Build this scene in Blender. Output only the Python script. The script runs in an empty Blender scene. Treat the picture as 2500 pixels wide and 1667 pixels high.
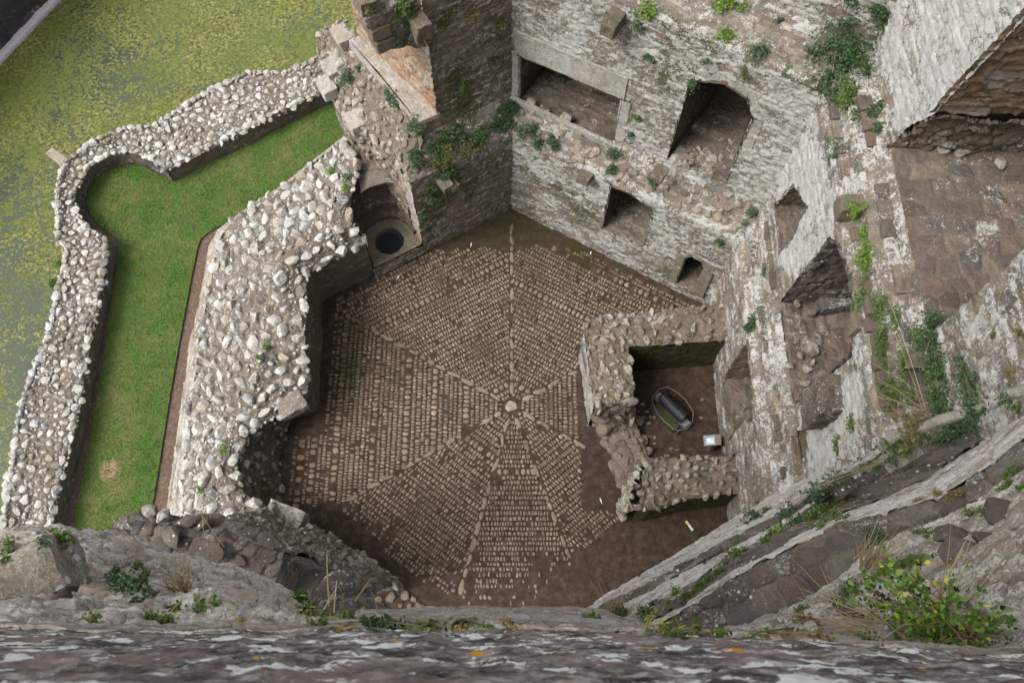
import bpy, math, random
import numpy as np
from math import radians, sin, cos, pi, atan

# ------------------------------------------------------------------ camera, world, sun
sc = bpy.context.scene
COL = sc.collection
FN, CX, CY, TH, HC = 2126.0, 1250.0, 833.5, atan((1754 - 833.5) / 2126.0), 20.0
cam = bpy.data.cameras.new('camera')
cam_o = bpy.data.objects.new('camera', cam)
COL.objects.link(cam_o)
cam.sensor_width = 36.0
cam.lens = 36.0 * FN / 2500.0
cam.clip_start, cam.clip_end = 0.05, 500.0
cam_o.location = (0, 0, HC)
cam_o.rotation_euler = (TH, 0, 0)
cam.dof.use_dof = True
cam.dof.focus_distance = 15.0
cam.dof.aperture_fstop = 9.0
sc.camera = cam_o

world = bpy.data.worlds.new('World')
sc.world = world
world.use_nodes = True
wn, wl = world.node_tree.nodes, world.node_tree.links
wn.clear()
SUN_AZ, SUN_EL = radians(248), radians(52)     # clockwise from +Y
sky = wn.new('ShaderNodeTexSky')
sky.sky_type = 'NISHITA'
sky.sun_disc = False
sky.sun_elevation = SUN_EL
sky.sun_rotation = SUN_AZ
sky.dust_density = 4.0
sky.air_density = 1.0
hs = wn.new('ShaderNodeHueSaturation')
hs.inputs['Saturation'].default_value = 0.22
bg = wn.new('ShaderNodeBackground')
bg.inputs['Strength'].default_value = 0.15
wo = wn.new('ShaderNodeOutputWorld')
wl.new(sky.outputs[0], hs.inputs['Color'])
wl.new(hs.outputs[0], bg.inputs['Color'])
wl.new(bg.outputs[0], wo.inputs['Surface'])

sun = bpy.data.lights.new('sun', 'SUN')
sun.energy = 1.3
sun.angle = radians(25)
sun.color = (1.0, 0.96, 0.9)
sun_o = bpy.data.objects.new('sun', sun)
COL.objects.link(sun_o)
sun_o.location = (-20, -8, 30)
_sd = np.array([sin(SUN_AZ) * cos(SUN_EL), cos(SUN_AZ) * cos(SUN_EL), sin(SUN_EL)])
from mathutils import Vector, Matrix
sun_o.rotation_euler = Vector(_sd).to_track_quat('Z', 'Y').to_euler()

sc.view_settings.view_transform = 'Standard'
sc.view_settings.look = 'None'
sc.view_settings.gamma = 1.0
sc.view_settings.exposure = 1.02
sc.cycles.max_bounces = 6
sc.cycles.diffuse_bounces = 3
sc.cycles.use_denoising = True

# ------------------------------------------------------------------ survey: sight lines from the photographer's spot
_c, _s = cos(TH), sin(TH)
EYE = np.array([0, 0, HC])
def at(px, py, z):
    """point of the sight line (px,py) at height z"""
    x, y = (px - CX) / FN, (py - CY) / FN
    d = np.array([x, _s - y * _c, -_c - y * _s])
    return EYE + d * ((z - HC) / d[2])
def ats(pts, z=None):
    return np.array([at(p[0], p[1], p[2] if len(p) > 2 else z) for p in pts])
def onplane(px, py, p0, n):
    x, y = (px - CX) / FN, (py - CY) / FN
    d = np.array([x, _s - y * _c, -_c - y * _s])
    n = np.array(n, float)
    return EYE + d * (np.dot(np.array(p0) - EYE, n) / np.dot(d, n))

C0 = np.array([0.0, 6.95, 0.0])
NRM = {'BR': (.5, .8660254), 'BL': (-.5, .8660254), 'R': (1, 0), 'L': (-1, 0), 'LR': (.5, -.8660254), 'LL': (-.5, -.8660254)}
def frame(w):
    n = np.array([*NRM[w], 0.0])
    return n, np.array([-n[1], n[0], 0.0])
def loc(w, t, a, z):
    n, e = frame(w)
    return C0 + e * t + n * a + np.array([0, 0, z])
def onwall(w, a, px, py):
    n, e = frame(w)
    return onplane(px, py, C0 + n * a, n)

# ------------------------------------------------------------------ numeric noise
def _h(i, j, k, seed):
    x = (i * 374761393 + j * 668265263 + k * 2147483647 + seed * 974634777) & 0xFFFFFFFF
    x = ((x ^ (x >> 13)) * 1274126177) & 0xFFFFFFFF
    x = ((x ^ (x >> 16)) * 2246822519) & 0xFFFFFFFF
    return ((x ^ (x >> 15)) & 0xFFFFFF) / float(0xFFFFFF)
def vnoise(p, seed=0):
    f = np.floor(p); i = f.astype(np.int64); u = p - f
    u = u * u * (3 - 2 * u)
    r = 0
    for a in (0, 1):
        wa = u[..., 0] if a else 1 - u[..., 0]
        for b in (0, 1):
            wb = u[..., 1] if b else 1 - u[..., 1]
            for c in (0, 1):
                wc = u[..., 2] if c else 1 - u[..., 2]
                r = r + wa * wb * wc * _h(i[..., 0] + a, i[..., 1] + b, i[..., 2] + c, seed)
    return r * 2 - 1
def fbm(p, scale, octv=4, seed=0, gain=.5):
    r, amp, s, tot = 0, 1.0, scale, 0
    for o in range(octv):
        r = r + amp * vnoise(p * s + 17.3 * o, seed + o)
        tot += amp; amp *= gain; s *= 2.03
    return r / tot
def smooth(a, b, x):
    t = np.clip((x - a) / (b - a), 0, 1)
    return t * t * (3 - 2 * t)
def x_rel(uu, vv, cw, ch):
    return 2 * (uu / cw - np.floor(uu / cw)) - 1, 2 * (vv / ch - np.floor(vv / ch)) - 1
def stones(u, v, cw, ch, seed, jit=.75, brick=True):
    """cells of a rubble wall: returns height, mortar mask and two random values per stone"""
    p = np.stack([u, v, np.zeros_like(u)], -1)
    uu = u + .25 * cw * vnoise(p / cw * .7, seed + 5) * 1.5
    vv = v + .3 * ch * vnoise(p * np.array([.6 / cw, .35 / ch, 1]), seed + 9)
    y = vv / ch
    row0 = np.floor(y).astype(np.int64)
    F1 = np.full(u.shape, 9.0); F2 = np.full(u.shape, 9.0)
    ci = np.zeros(u.shape, np.int64); cj = np.zeros(u.shape, np.int64)
    for dj in (-1, 0, 1):
        j = row0 + dj
        sh = _h(j, 0 * j, 0 * j, seed) if brick else 0
        wv = .75 + .5 * _h(j, 0 * j + 3, 0 * j, seed)
        x = uu / (cw * wv) + sh * 7.0
        i0 = np.floor(x).astype(np.int64)
        for di in (-1, 0, 1):
            i = i0 + di
            jx = i + .5 + jit * (_h(i, j, 0 * i + 1, seed) - .5)
            jy = j + .5 + jit * .6 * (_h(i, j, 0 * i + 2, seed) - .5)
            d = np.maximum(np.abs(x - jx) * .9, np.abs(y - jy)) * .6 + .4 * np.hypot(x - jx, y - jy)
            m = d < F1
            F2 = np.where(m, F1, np.minimum(F2, d))
            ci = np.where(m, i, ci); cj = np.where(m, j, cj)
            F1 = np.where(m, d, F1)
    e = F2 - F1
    r1, r2 = _h(ci, cj, 0 * ci + 7, seed), _h(ci, cj, 0 * ci + 8, seed)
    tx, ty = _h(ci, cj, 0 * ci + 11, seed) - .5, _h(ci, cj, 0 * ci + 12, seed) - .5
    fx, fy = x_rel(uu, vv, cw, ch)
    hgt = smooth(.0, .15, e + .05 * vnoise(p / ch * 3.1, seed + 3)) * (.5 + .75 * r2 + .5 * tx * fx + .6 * ty * fy)
    mort = 1 - smooth(.03, .1, e + .04 * vnoise(p / ch * 4.7, seed + 4))
    return hgt, mort, r1, r2

# ------------------------------------------------------------------ mesh building
def raw_mesh(name, V, F, mat, parent=None, sc_attr=None, smooth_sh=True):
    V = np.asarray(V, np.float32).reshape(-1, 3)
    me = bpy.data.meshes.new(name)
    if isinstance(F, np.ndarray):
        n, k = F.shape
        me.vertices.add(len(V)); me.vertices.foreach_set('co', V.ravel())
        me.loops.add(n * k); me.loops.foreach_set('vertex_index', F.astype(np.int32).ravel())
        me.polygons.add(n)
        me.polygons.foreach_set('loop_start', np.arange(0, n * k, k, dtype=np.int32))
        me.polygons.foreach_set('loop_total', np.full(n, k, np.int32))
        me.update(calc_edges=True)
    else:
        me.from_pydata(V.tolist(), [], F)
    if sc_attr is not None:
        at_ = me.color_attributes.new('sc', 'FLOAT_COLOR', 'POINT')
        A = np.zeros((len(V), 4), np.float32); sc_attr = np.asarray(sc_attr); A[:, :sc_attr.shape[-1]] = sc_attr.reshape(len(V), -1)
        at_.data.foreach_set('color', A.ravel())
    if smooth_sh:
        me.polygons.foreach_set('use_smooth', np.ones(len(me.polygons), bool))
    me.validate(); me.update()
    o = bpy.data.objects.new(name, me)
    COL.objects.link(o)
    if mat: me.materials.append(mat)
    if parent: o.parent = parent; o.matrix_parent_inverse = Matrix.Translation(parent.location).inverted()
    return o
def put(o, label=None, cat=None, group=None, kind=None):
    if label: o['label'] = label
    if cat: o['category'] = cat
    if group: o['group'] = group
    if kind: o['kind'] = kind
    return o
def thing(name, at_, label, cat, group=None):
    o = bpy.data.objects.new(name, None)
    o.empty_display_size = .2
    COL.objects.link(o)
    o.location = tuple(float(x) for x in at_)
    return put(o, label, cat, group, 'thing')

def grid_normals(P):
    du = np.gradient(P, axis=0); dv = np.gradient(P, axis=1)
    n = np.cross(du, dv)
    l = np.linalg.norm(n, axis=-1, keepdims=True)
    return n / np.maximum(l, 1e-9)
def blur_n(N):
    for _ in range(2):
        M = N.copy()
        M[1:-1] = (N[:-2] + 2 * N[1:-1] + N[2:]) / 4
        N = M.copy()
        N[:, 1:-1] = (M[:, :-2] + 2 * M[:, 1:-1] + M[:, 2:]) / 4
    return N / np.maximum(np.linalg.norm(N, axis=-1, keepdims=True), 1e-9)
def relief(P, U, Vv, flip, st, seed, rough=.012, big=.03, jag=.0):
    """displace a grid by its stone pattern; st = (cell width, cell height, depth) or None"""
    N = blur_n(grid_normals(P)) * (-1 if flip else 1)
    if st:
        h, m, r1, r2 = stones(U, Vv, st[0], st[1], seed)
        d = h * st[2]
    else:
        h = np.zeros(U.shape); m = h; r1 = np.full(U.shape, .5); r2 = r1; d = 0
    d = d + rough * 1.5 * fbm(P, 11.0, 4, seed + 30, .65) + big * fbm(P, 1.3, 3, seed + 40)
    Q = P + N * d[..., None]
    if jag:
        Q = Q + jag * np.stack([fbm(P, 2.6, 3, 91), fbm(P, 2.6, 3, 92), fbm(P, 2.6, 3, 93)], -1)
    return Q, np.stack([r1, m, r2], -1)
def quads(nu, nv, mask=None, flip=False):
    i, j = np.meshgrid(np.arange(nu - 1), np.arange(nv - 1), indexing='ij')
    a = i * nv + j
    F = np.stack([a, a + nv, a + nv + 1, a + 1], -1)
    if flip: F = F[..., ::-1]
    F = F.reshape(-1, 4)
    if mask is not None: F = F[mask.reshape(-1)]
    return F
def compact(V, F, A):
    used = np.zeros(len(V), bool); used[F.ravel()] = True
    idx = np.cumsum(used) - 1
    return V[used], idx[F], A[used]
def resample(P, n):
    P = np.asarray(P, float)
    d = np.r_[0, np.cumsum(np.linalg.norm(np.diff(P, axis=0), axis=1))]
    t = np.linspace(0, d[-1], n)
    return np.stack([np.interp(t, d, P[:, k]) for k in range(3)], -1)
def loft(name, rails, mat, parent=None, res=.04, st=(.3, .16, .04), seed=1, flip=False, rough=.012, big=.03, jag=.03, matched=False, keep=False):
    """surface through 3D rails; matched rails have stations that belong together"""
    L = max(np.linalg.norm(np.diff(np.asarray(r, float), axis=0), axis=1).sum() for r in rails)
    nu = max(3, int(L / res) + 1)
    R = []
    if matched:
        r0 = np.asarray(rails[0], float)
        k = np.linspace(0, len(r0) - 1, nu)
        for r in rails:
            r = np.asarray(r, float)
            R.append(np.stack([np.interp(k, np.arange(len(r)), r[:, q]) for q in range(3)], -1))
    else:
        R = [resample(r, nu) for r in rails]
    cols = [R[0][:, None]]
    for a, b in zip(R[:-1], R[1:]):
        n = max(1, int(np.linalg.norm(b - a, axis=1).max() / res))
        t = (np.arange(1, n + 1) / n)[None, :, None]
        cols.append(a[:, None] * (1 - t) + b[:, None] * t)
    P = np.concatenate(cols, 1)
    nu, nv = P.shape[:2]
    U = np.cumsum(np.r_[0, np.linalg.norm(np.diff(R[len(R) // 2], axis=0), axis=1)])[:, None] + np.zeros((1, nv))
    dv = np.linalg.norm(np.diff(P, axis=1), axis=2).mean(0)
    Vv = np.r_[0, np.cumsum(dv)][None] + np.zeros((nu, 1))
    Q, A = relief(P, U, Vv, flip, st, seed, rough, big, jag)
    o = raw_mesh(name, Q.reshape(-1, 3), quads(nu, nv, None, flip), mat, parent, A.reshape(-1, 3))
    return (o, Q) if keep else o

def inside(poly, x, y):
    r = np.zeros(x.shape, bool)
    n = len(poly)
    for i in range(n):
        x0, y0 = poly[i]; x1, y1 = poly[(i + 1) % n]
        c = ((y0 > y) != (y1 > y)) & (x < (x1 - x0) * (y - y0) / (y1 - y0 + 1e-12) + x0)
        r ^= c
    return r
def nearest(poly, x, y):
    bd = np.full(x.shape, 1e9); bx = x.copy(); by = y.copy()
    n = len(poly)
    for i in range(n):
        x0, y0 = poly[i]; x1, y1 = poly[(i + 1) % n]
        dx, dy = x1 - x0, y1 - y0
        k = np.clip(((x - x0) * dx + (y - y0) * dy) / (dx * dx + dy * dy + 1e-12), 0, 1)
        qx, qy = x0 + k * dx, y0 + k * dy
        d = np.hypot(qx - x, qy - y)
        m = d < bd
        bd = np.where(m, d, bd); bx = np.where(m, qx, bx); by = np.where(m, qy, by)
    return bd, bx, by
def wall(name, w, prof, z0, z1, holes, mat, parent, res=.035, st=(.3, .13, .045), seed=1, s0=-1.02, s1=1.02, big=.03, rough=.012, crust=()):
    """inner face of one side of the tower; prof = [(z, apothem)...] gives the ledges"""
    n, e = frame(w)
    pz = np.array([p[0] for p in prof], float); pa = np.array([p[1] for p in prof], float)
    pv = np.r_[0, np.cumsum(np.hypot(np.diff(pz), np.diff(pa)))]
    v0, v1 = np.interp([z0, z1], pz, pv)
    nv = int((v1 - v0) / res) + 1
    half = np.interp(.5 * (z0 + z1), pz, pa) * math.tan(pi / 6)
    nu = int((s1 - s0) * half / res) + 1
    Vv = np.linspace(v0, v1, nv)[None] + np.zeros((nu, 1))
    S = np.linspace(s0, s1, nu)[:, None] + np.zeros((1, nv))
    a = np.interp(Vv, pv, pa)
    T = S * a * math.tan(pi / 6)
    mask = np.ones((nu - 1, nv - 1), bool)
    for hole in holes:
        hp = [(t, float(np.interp(z, pz, pv)) if z < pz[-1] else pv[-1] + 5) for t, z in hole]
        d, qx, qy = nearest(hp, T, Vv)
        near = d < .62 * res
        T = np.where(near, qx, T); Vv = np.where(near, qy, Vv)
        ct = (T[:-1, :-1] + T[1:, :-1] + T[:-1, 1:] + T[1:, 1:]) / 4
        cv = (Vv[:-1, :-1] + Vv[1:, :-1] + Vv[:-1, 1:] + Vv[1:, 1:]) / 4
        mask &= ~inside(hp, ct, cv)
    a = np.interp(Vv, pv, pa); z = np.interp(Vv, pv, pz)
    P = C0 + T[..., None] * e + a[..., None] * n + z[..., None] * np.array([0, 0, 1.0])
    Q, A = relief(P, T, Vv, True, st, seed, rough, big, 0)
    cr = np.zeros(T.shape)
    for poly, amt in crust:
        wx, wz = .22 * fbm(P, 1.6, 4, 61), .22 * fbm(P, 1.6, 4, 62)
        d, _, _ = nearest(poly, T + wx, z + wz)
        cr = np.where(np.abs(amt) * inside(poly, T + wx, z + wz) > 0, np.clip(d / .12, 0, 1) * amt, cr)
    A = np.concatenate([A, cr[..., None]], -1)
    V, F, A = compact(Q.reshape(-1, 3), quads(nu, nv, mask, True), A.reshape(-1, 4))
    return raw_mesh(name, V, F, mat, parent, A)

def box_pts(c, ax, half):
    c = np.array(c, float)
    return [c + ax[0] * i * half[0] + ax[1] * j * half[1] + ax[2] * k * half[2] for i in (-1, 1) for j in (-1, 1) for k in (-1, 1)]
BOXF = [(0, 1, 3, 2), (4, 6, 7, 5), (0, 4, 5, 1), (2, 3, 7, 6), (0, 2, 6, 4), (1, 5, 7, 3)]
def block(name, pts8, mat, parent=None, seed=0, cuts=3, amp=.02, bev=.02):
    """a hewn stone: bevelled box, subdivided and roughened"""
    import bmesh
    bm = bmesh.new()
    vs = [bm.verts.new(tuple(float(x) for x in p)) for p in pts8]
    for f in BOXF: bm.faces.new([vs[i] for i in f])
    bmesh.ops.recalc_face_normals(bm, faces=bm.faces)
    if bev: bmesh.ops.bevel(bm, geom=list(bm.edges), offset=bev, segments=2, affect='EDGES', profile=.6)
    bmesh.ops.subdivide_edges(bm, edges=list(bm.edges), cuts=cuts, use_grid_fill=True)
    me = bpy.data.meshes.new(name); bm.to_mesh(me); bm.free()
    V = np.zeros(len(me.vertices) * 3, np.float32); me.vertices.foreach_get('co', V); V = V.reshape(-1, 3)
    V = V + amp * np.stack([fbm(V + seed, 5, 3, 1 + seed), fbm(V + seed, 5, 3, 2 + seed), fbm(V + seed, 5, 3, 3 + seed)], -1)
    me.vertices.foreach_set('co', V.astype(np.float32).ravel())
    r = np.random.default_rng(seed)
    at_ = me.color_attributes.new('sc', 'FLOAT_COLOR', 'POINT')
    at_.data.foreach_set('color', np.tile(np.array([r.random(), 0, r.random(), 0], np.float32), len(V)))
    me.polygons.foreach_set('use_smooth', np.zeros(len(me.polygons), bool))
    me.update()
    o = bpy.data.objects.new(name, me); COL.objects.link(o)
    me.materials.append(mat)
    if parent: o.parent = parent; o.matrix_parent_inverse = Matrix.Translation(parent.location).inverted()
    return o

def _ico(sub):
    import bmesh
    bm = bmesh.new(); bmesh.ops.create_icosphere(bm, subdivisions=sub, radius=1)
    bm.verts.ensure_lookup_table()
    V = np.array([v.co[:] for v in bm.verts]); F = np.array([[v.index for v in f.verts] for f in bm.faces]); bm.free()
    return V, F
ICO = {k: _ico(k) for k in (1, 2, 3)}
def rock_shape(sub, rng, cutn=7, round_=.47):
    V, F = ICO[sub]
    V = V.copy()
    for _ in range(cutn):
        n = rng.normal(size=3); n /= np.linalg.norm(n)
        d = V @ n - (round_ + .4 * rng.random())
        V = V - np.maximum(d, 0)[:, None] * n * .93
    V = V * (1.12 + .13 * fbm(V + rng.random() * 50, 1.9, 3, 3))[:, None]
    return V
def rocks(name, pts, nrm, size, mat, parent=None, seed=0, sub=2, flat=(.5, .75), aspect=(.55, 1), sink=.35, cutn=9, smooth_sh=True, dirs=None):
    rng = np.random.default_rng(seed)
    shapes = [rock_shape(sub, rng, cutn) for _ in range(14)]
    F0 = ICO[sub][1]
    Vs, Fs, As, off = [], [], [], 0
    for k, (p, n, s) in enumerate(zip(pts, nrm, size)):
        V = shapes[rng.integers(14)]
        n = n / np.linalg.norm(n)
        if dirs is not None:
            x = dirs[k] - n * np.dot(dirs[k], n)
        else:
            x = rng.normal(size=3); x -= n * np.dot(x, n)
        x /= np.linalg.norm(x); y = np.cross(n, x)
        sx, sy, sz = s, s * rng.uniform(*aspect), s * rng.uniform(*flat)
        W = V[:, :1] * x * sx + V[:, 1:2] * y * sy + V[:, 2:] * n * sz + p + n * sz * (.5 - sink) * 1.2
        Vs.append(W); Fs.append(F0 + off); off += len(V)
        As.append(np.tile([rng.random(), 0.0, rng.random()], (len(V), 1)))
    o = raw_mesh(name, np.concatenate(Vs), np.concatenate(Fs), mat, parent, np.concatenate(As), smooth_sh)
    o.data.set_sharp_from_angle(angle=radians(24))
    return o
def darts(P, N, rng, rmin, rmax, tries, power=2.0, ok=None, flat=False):
    """scatter of stones of mixed size over the points P of a surface"""
    cell = rmax * 1.6
    grid = {}
    out = []
    sizes = np.sort(rmin + (rmax - rmin) * rng.random(tries) ** power)[::-1]
    idx = rng.integers(0, len(P), tries)
    for i, s in zip(idx, sizes):
        p = P[i]
        if ok is not None and not ok(p): continue
        k = tuple(np.floor(p / cell).astype(int))
        bad = False
        for dx in (-1, 0, 1):
            for dy in (-1, 0, 1):
                for dz in (-1, 0, 1):
                    for q, sq in grid.get((k[0] + dx, k[1] + dy, k[2] + dz), ()):
                        if (p[0] - q[0]) ** 2 + (p[1] - q[1]) ** 2 + (p[2] - q[2]) ** 2 < ((s + sq) * .86) ** 2:
                            bad = True; break
                    if bad: break
                if bad: break
            if bad: break
        if bad: continue
        grid.setdefault(k, []).append((p, s))
        out.append((i, s))
    return np.array([o[0] for o in out]), np.array([o[1] for o in out])
def surf_rocks(name, Q, mat, parent, seed, rmin, rmax, tries, power=2.0, flip=False, ok=None, sink=.35, sub=2, up=.4, flat=(.5, .75), cutn=13):
    N = grid_normals(Q) * (-1 if flip else 1)
    P = Q.reshape(-1, 3); N = N.reshape(-1, 3) + np.array([0, 0, up])
    rng = np.random.default_rng(seed)
    i, s = darts(P, N, rng, rmin, rmax, tries, power, ok)
    return rocks(name, P[i], N[i], s, mat, parent, seed + 1, sub, sink=sink, flat=flat, cutn=cutn)

# ------------------------------------------------------------------ materials
class NT:
    def __init__(self, name):
        self.m = bpy.data.materials.new(name); self.m.use_nodes = True
        self.t = self.m.node_tree; self.t.nodes.clear()
        self.out = self.n('ShaderNodeOutputMaterial')
        self.b = self.n('ShaderNodeBsdfPrincipled')
        self.t.links.new(self.b.outputs[0], self.out.inputs['Surface'])
        self.b.inputs['Roughness'].default_value = .95
        self.b.inputs['Specular IOR Level'].default_value = .15
    def n(self, k): return self.t.nodes.new(k)
    def l(self, a, b): self.t.links.new(a, b)
    def co(self):
        if not hasattr(self, '_co'):
            self._co = self.n('ShaderNodeNewGeometry').outputs['Position']
        return self._co
    def noise(self, scale, detail=5, rough=.6, vec=None, dist=0):
        q = self.n('ShaderNodeTexNoise')
        q.inputs['Scale'].default_value = scale; q.inputs['Detail'].default_value = detail
        q.inputs['Roughness'].default_value = rough; q.inputs['Distortion'].default_value = dist
        self.l(vec or self.co(), q.inputs['Vector']); return q.outputs['Fac']
    def voro(self, scale, feat='F1', vec=None, out='Distance', rnd=1):
        q = self.n('ShaderNodeTexVoronoi'); q.feature = feat
        q.inputs['Scale'].default_value = scale; q.inputs['Randomness'].default_value = rnd
        self.l(vec or self.co(), q.inputs['Vector']); return q.outputs[out]
    def val(self, op, a, b=None, c=None, clamp=False):
        q = self.n('ShaderNodeMath'); q.operation = op; q.use_clamp = clamp
        for i, x in enumerate((a, b, c)):
            if x is None: continue
            if isinstance(x, (int, float)): q.inputs[i].default_value = x
            else: self.l(x, q.inputs[i])
        return q.outputs[0]
    def step(self, x, lo, hi, a=0., b=1.):
        q = self.n('ShaderNodeMapRange'); q.interpolation_type = 'SMOOTHSTEP'
        q.inputs['From Min'].default_value = lo; q.inputs['From Max'].default_value = hi
        q.inputs['To Min'].default_value = a; q.inputs['To Max'].default_value = b
        self.l(x, q.inputs['Value']); return q.outputs['Result']
    def mix(self, f, a, b, mode='MIX'):
        q = self.n('ShaderNodeMixRGB'); q.blend_type = mode
        for s, x in ((0, f), (1, a), (2, b)):
            if isinstance(x, (int, float)): q.inputs[s].default_value = x
            elif isinstance(x, tuple): q.inputs[s].default_value = (*x, 1)
            else: self.l(x, q.inputs[s])
        return q.outputs[0]
    def ramp(self, x, cols, const=False):
        q = self.n('ShaderNodeValToRGB'); r = q.color_ramp
        if const: r.interpolation = 'CONSTANT'
        while len(r.elements) < len(cols): r.elements.new(.5)
        for i, (p, c) in enumerate(cols):
            r.elements[i].position = p; r.elements[i].color = (*c, 1)
        self.l(x, q.inputs[0]); return q.outputs[0]
    def attr(self, i):
        if not hasattr(self, '_sep'):
            a = self.n('ShaderNodeAttribute'); a.attribute_name = 'sc'
            s = self.n('ShaderNodeSeparateColor'); self.l(a.outputs['Color'], s.inputs[0]); self._sep = s; self._al = a.outputs['Alpha']
        return self._sep.outputs[i]
    def bump(self, h, strength=.5, dist=.02):
        q = self.n('ShaderNodeBump'); q.inputs['Strength'].default_value = strength; q.inputs['Distance'].default_value = dist
        self.l(h, q.inputs['Height'])
        if self.b.inputs['Normal'].links: self.l(self.b.inputs['Normal'].links[0].from_socket, q.inputs['Normal'])
        self.l(q.outputs[0], self.b.inputs['Normal'])
    def color(self, c):
        if isinstance(c, tuple): self.b.inputs['Base Color'].default_value = (*c, 1)
        else: self.l(c, self.b.inputs['Base Color'])

def ramp_of(cols):
    k = len(cols)
    return [(i / (k - 1) if k > 1 else 0, c) for i, c in enumerate(cols)]
BROWN = [(.15, .13, .112), (.22, .195, .165), (.19, .17, .155), (.29, .255, .21), (.235, .185, .155), (.15, .142, .135), (.33, .29, .245)]
GREYB = [(.15, .135, .115), (.25, .225, .185), (.2, .17, .145), (.34, .31, .26), (.25, .185, .15), (.16, .15, .14), (.38, .35, .3)]
DARKB = [(.10, .085, .075), (.14, .11, .095), (.12, .105, .1), (.17, .14, .12), (.13, .10, .09), (.095, .09, .088), (.19, .165, .14)]
PINKB = [(.3, .21, .16), (.38, .25, .17), (.42, .33, .27), (.33, .2, .13), (.45, .33, .22), (.27, .19, .15)]
def masonry(name, cols, mortar=(.24, .2, .165), lich=.5, lcol=(.62, .62, .6), green=.2, gcol=(.07, .085, .035), fine=1.0, spots=.0, lscale=2.2, dark=.35, patch=0.0, patchcol=(.55, .5, .3)):
    k = NT(name)
    base = k.ramp(k.attr(0), ramp_of(cols))
    base = k.mix(k.attr(1), base, mortar)
    tone = k.noise(3.2, 9, .68)
    base = k.mix(1.0, base, k.ramp(tone, [(.25, (.62, .6, .58)), (.5, (1, 1, 1)), (.75, (1.32, 1.3, 1.26))]), 'MULTIPLY')
    gr = k.noise(34, 6, .7)
    base = k.mix(1.0, base, k.ramp(gr, [(.3, (.72, .72, .72)), (.5, (1, 1, 1)), (.72, (1.3, 1.3, 1.3))]), 'MULTIPLY')
    if dark:
        dk = k.step(k.noise(1.1, 7, .7), .52, .72)
        base = k.mix(k.val('MULTIPLY', dk, dark), base, (.055, .05, .042))
    if green:
        g = k.step(k.val('ADD', k.noise(.75, 6, .62), k.val('MULTIPLY', k.val('SUBTRACT', k.noise(9, 5, .7), .5), .35)), .62 - .3 * green, .75 - .2 * green)
        base = k.mix(k.val('MULTIPLY', g, .8), base, gcol)
    if patch:
        g = k.step(k.noise(1.7, 5, .6), .66 - .2 * patch, .78 - .2 * patch)
        base = k.mix(k.val('MULTIPLY', g, .6), base, patchcol)
    if lich:
        big = k.noise(lscale * .55, 5, .6)
        mid = k.noise(10 * fine, 6, .7)
        sp = k.noise(34 * fine, 4, .7)
        v2 = k.val('MULTIPLY', k.val('SUBTRACT', k.attr(2), .5), .10)
        x = k.val('ADD', k.val('ADD', k.val('MULTIPLY', big, .34), k.val('MULTIPLY', mid, .42)), k.val('ADD', k.val('MULTIPLY', sp, .38), v2))
        x = k.val('ADD', k.val('SUBTRACT', x, k.val('MULTIPLY', k.attr(1), .03)), k.val('MULTIPLY', k._al, .1))
        m = k.step(x, .66 - .22 * lich, .735 - .22 * lich)
        base = k.mix(k.val('MULTIPLY', m, .85), base, k.ramp(k.val('ADD', k.val('MULTIPLY', k.noise(5, 7, .75), .6), k.val('MULTIPLY', k.noise(55, 4, .7), .4)), [(.34, tuple(x * .45 for x in lcol)), (.5, tuple(x * .86 for x in lcol)), (.66, tuple(min(.8, x * 1.15) for x in lcol))]))
    if spots:
        d = k.voro(3.3 * fine)
        s = k.val('MULTIPLY', k.step(k.val('ADD', d, k.val('MULTIPLY', k.noise(14 * fine, 4), .12)), .17 * spots + .06, .12 * spots + .06), k.step(k.noise(1.3, 3), .45, .55))
        base = k.mix(s, base, (.66, .66, .63))
    base = k.mix(1.0, base, (.8, .795, .78), 'MULTIPLY')
    k.color(base)
    k.bump(k.val('ADD', k.noise(48 * fine, 8, .75), k.val('MULTIPLY', k.noise(16 * fine, 6, .65), 1.3)), .8, .035 / fine)
    return k.m

M = {}
M['back_left'] = masonry('rubble_grey_green', GREYB, (.2, .165, .135), lich=.24, green=.5, dark=.45)
M['back_right'] = masonry('rubble_white_lichen', GREYB, (.2, .165, .135), lich=.62, lcol=(.62, .62, .6), green=.3, dark=.42)
M['right'] = masonry('rubble_brown_white', BROWN, (.25, .19, .15), lich=.5, lcol=(.66, .655, .65), green=.14, dark=.38, patch=.2)
M['right_white'] = masonry('rubble_mostly_white', PINKB, (.3, .23, .19), lich=.98, lcol=(.68, .68, .69), green=.0, dark=.25, patch=.1)
M['inner_brown'] = masonry('flagged_brown', [(.11, .09, .078), (.175, .145, .12), (.15, .13, .115), (.23, .19, .155), (.19, .14, .115), (.125, .115, .108)], (.2, .165, .14), lich=.16, green=.1, dark=.35)
M['orange'] = masonry('protected_orange_sandstone', [(.33, .21, .13), (.4, .26, .16), (.3, .21, .165), (.44, .33, .23), (.38, .3, .255), (.48, .4, .31)], (.45, .37, .3), lich=.12, green=.0, dark=.1)
M['dressed'] = masonry('dressed_pale_stone', [(.36, .3, .25), (.42, .37, .31), (.38, .33, .29), (.45, .38, .32)], (.3, .25, .2), lich=.5, lcol=(.58, .57, .54), green=.1, dark=.4)
M['dark_in'] = masonry('recess_dark_stone', [(.13, .09, .07), (.16, .115, .09), (.12, .1, .08)], (.11, .09, .075), lich=.02, green=.3, dark=.4)  # darker stone tones for the insides of openings and the niche drum
M['room_dark'] = masonry('dark_green_stone', [(.075, .065, .04), (.06, .055, .03), (.1, .08, .055)], (.06, .05, .035), lich=.0, green=.6, gcol=(.04, .05, .015), dark=.4)  # very dark olive tones for the partition faces
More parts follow.
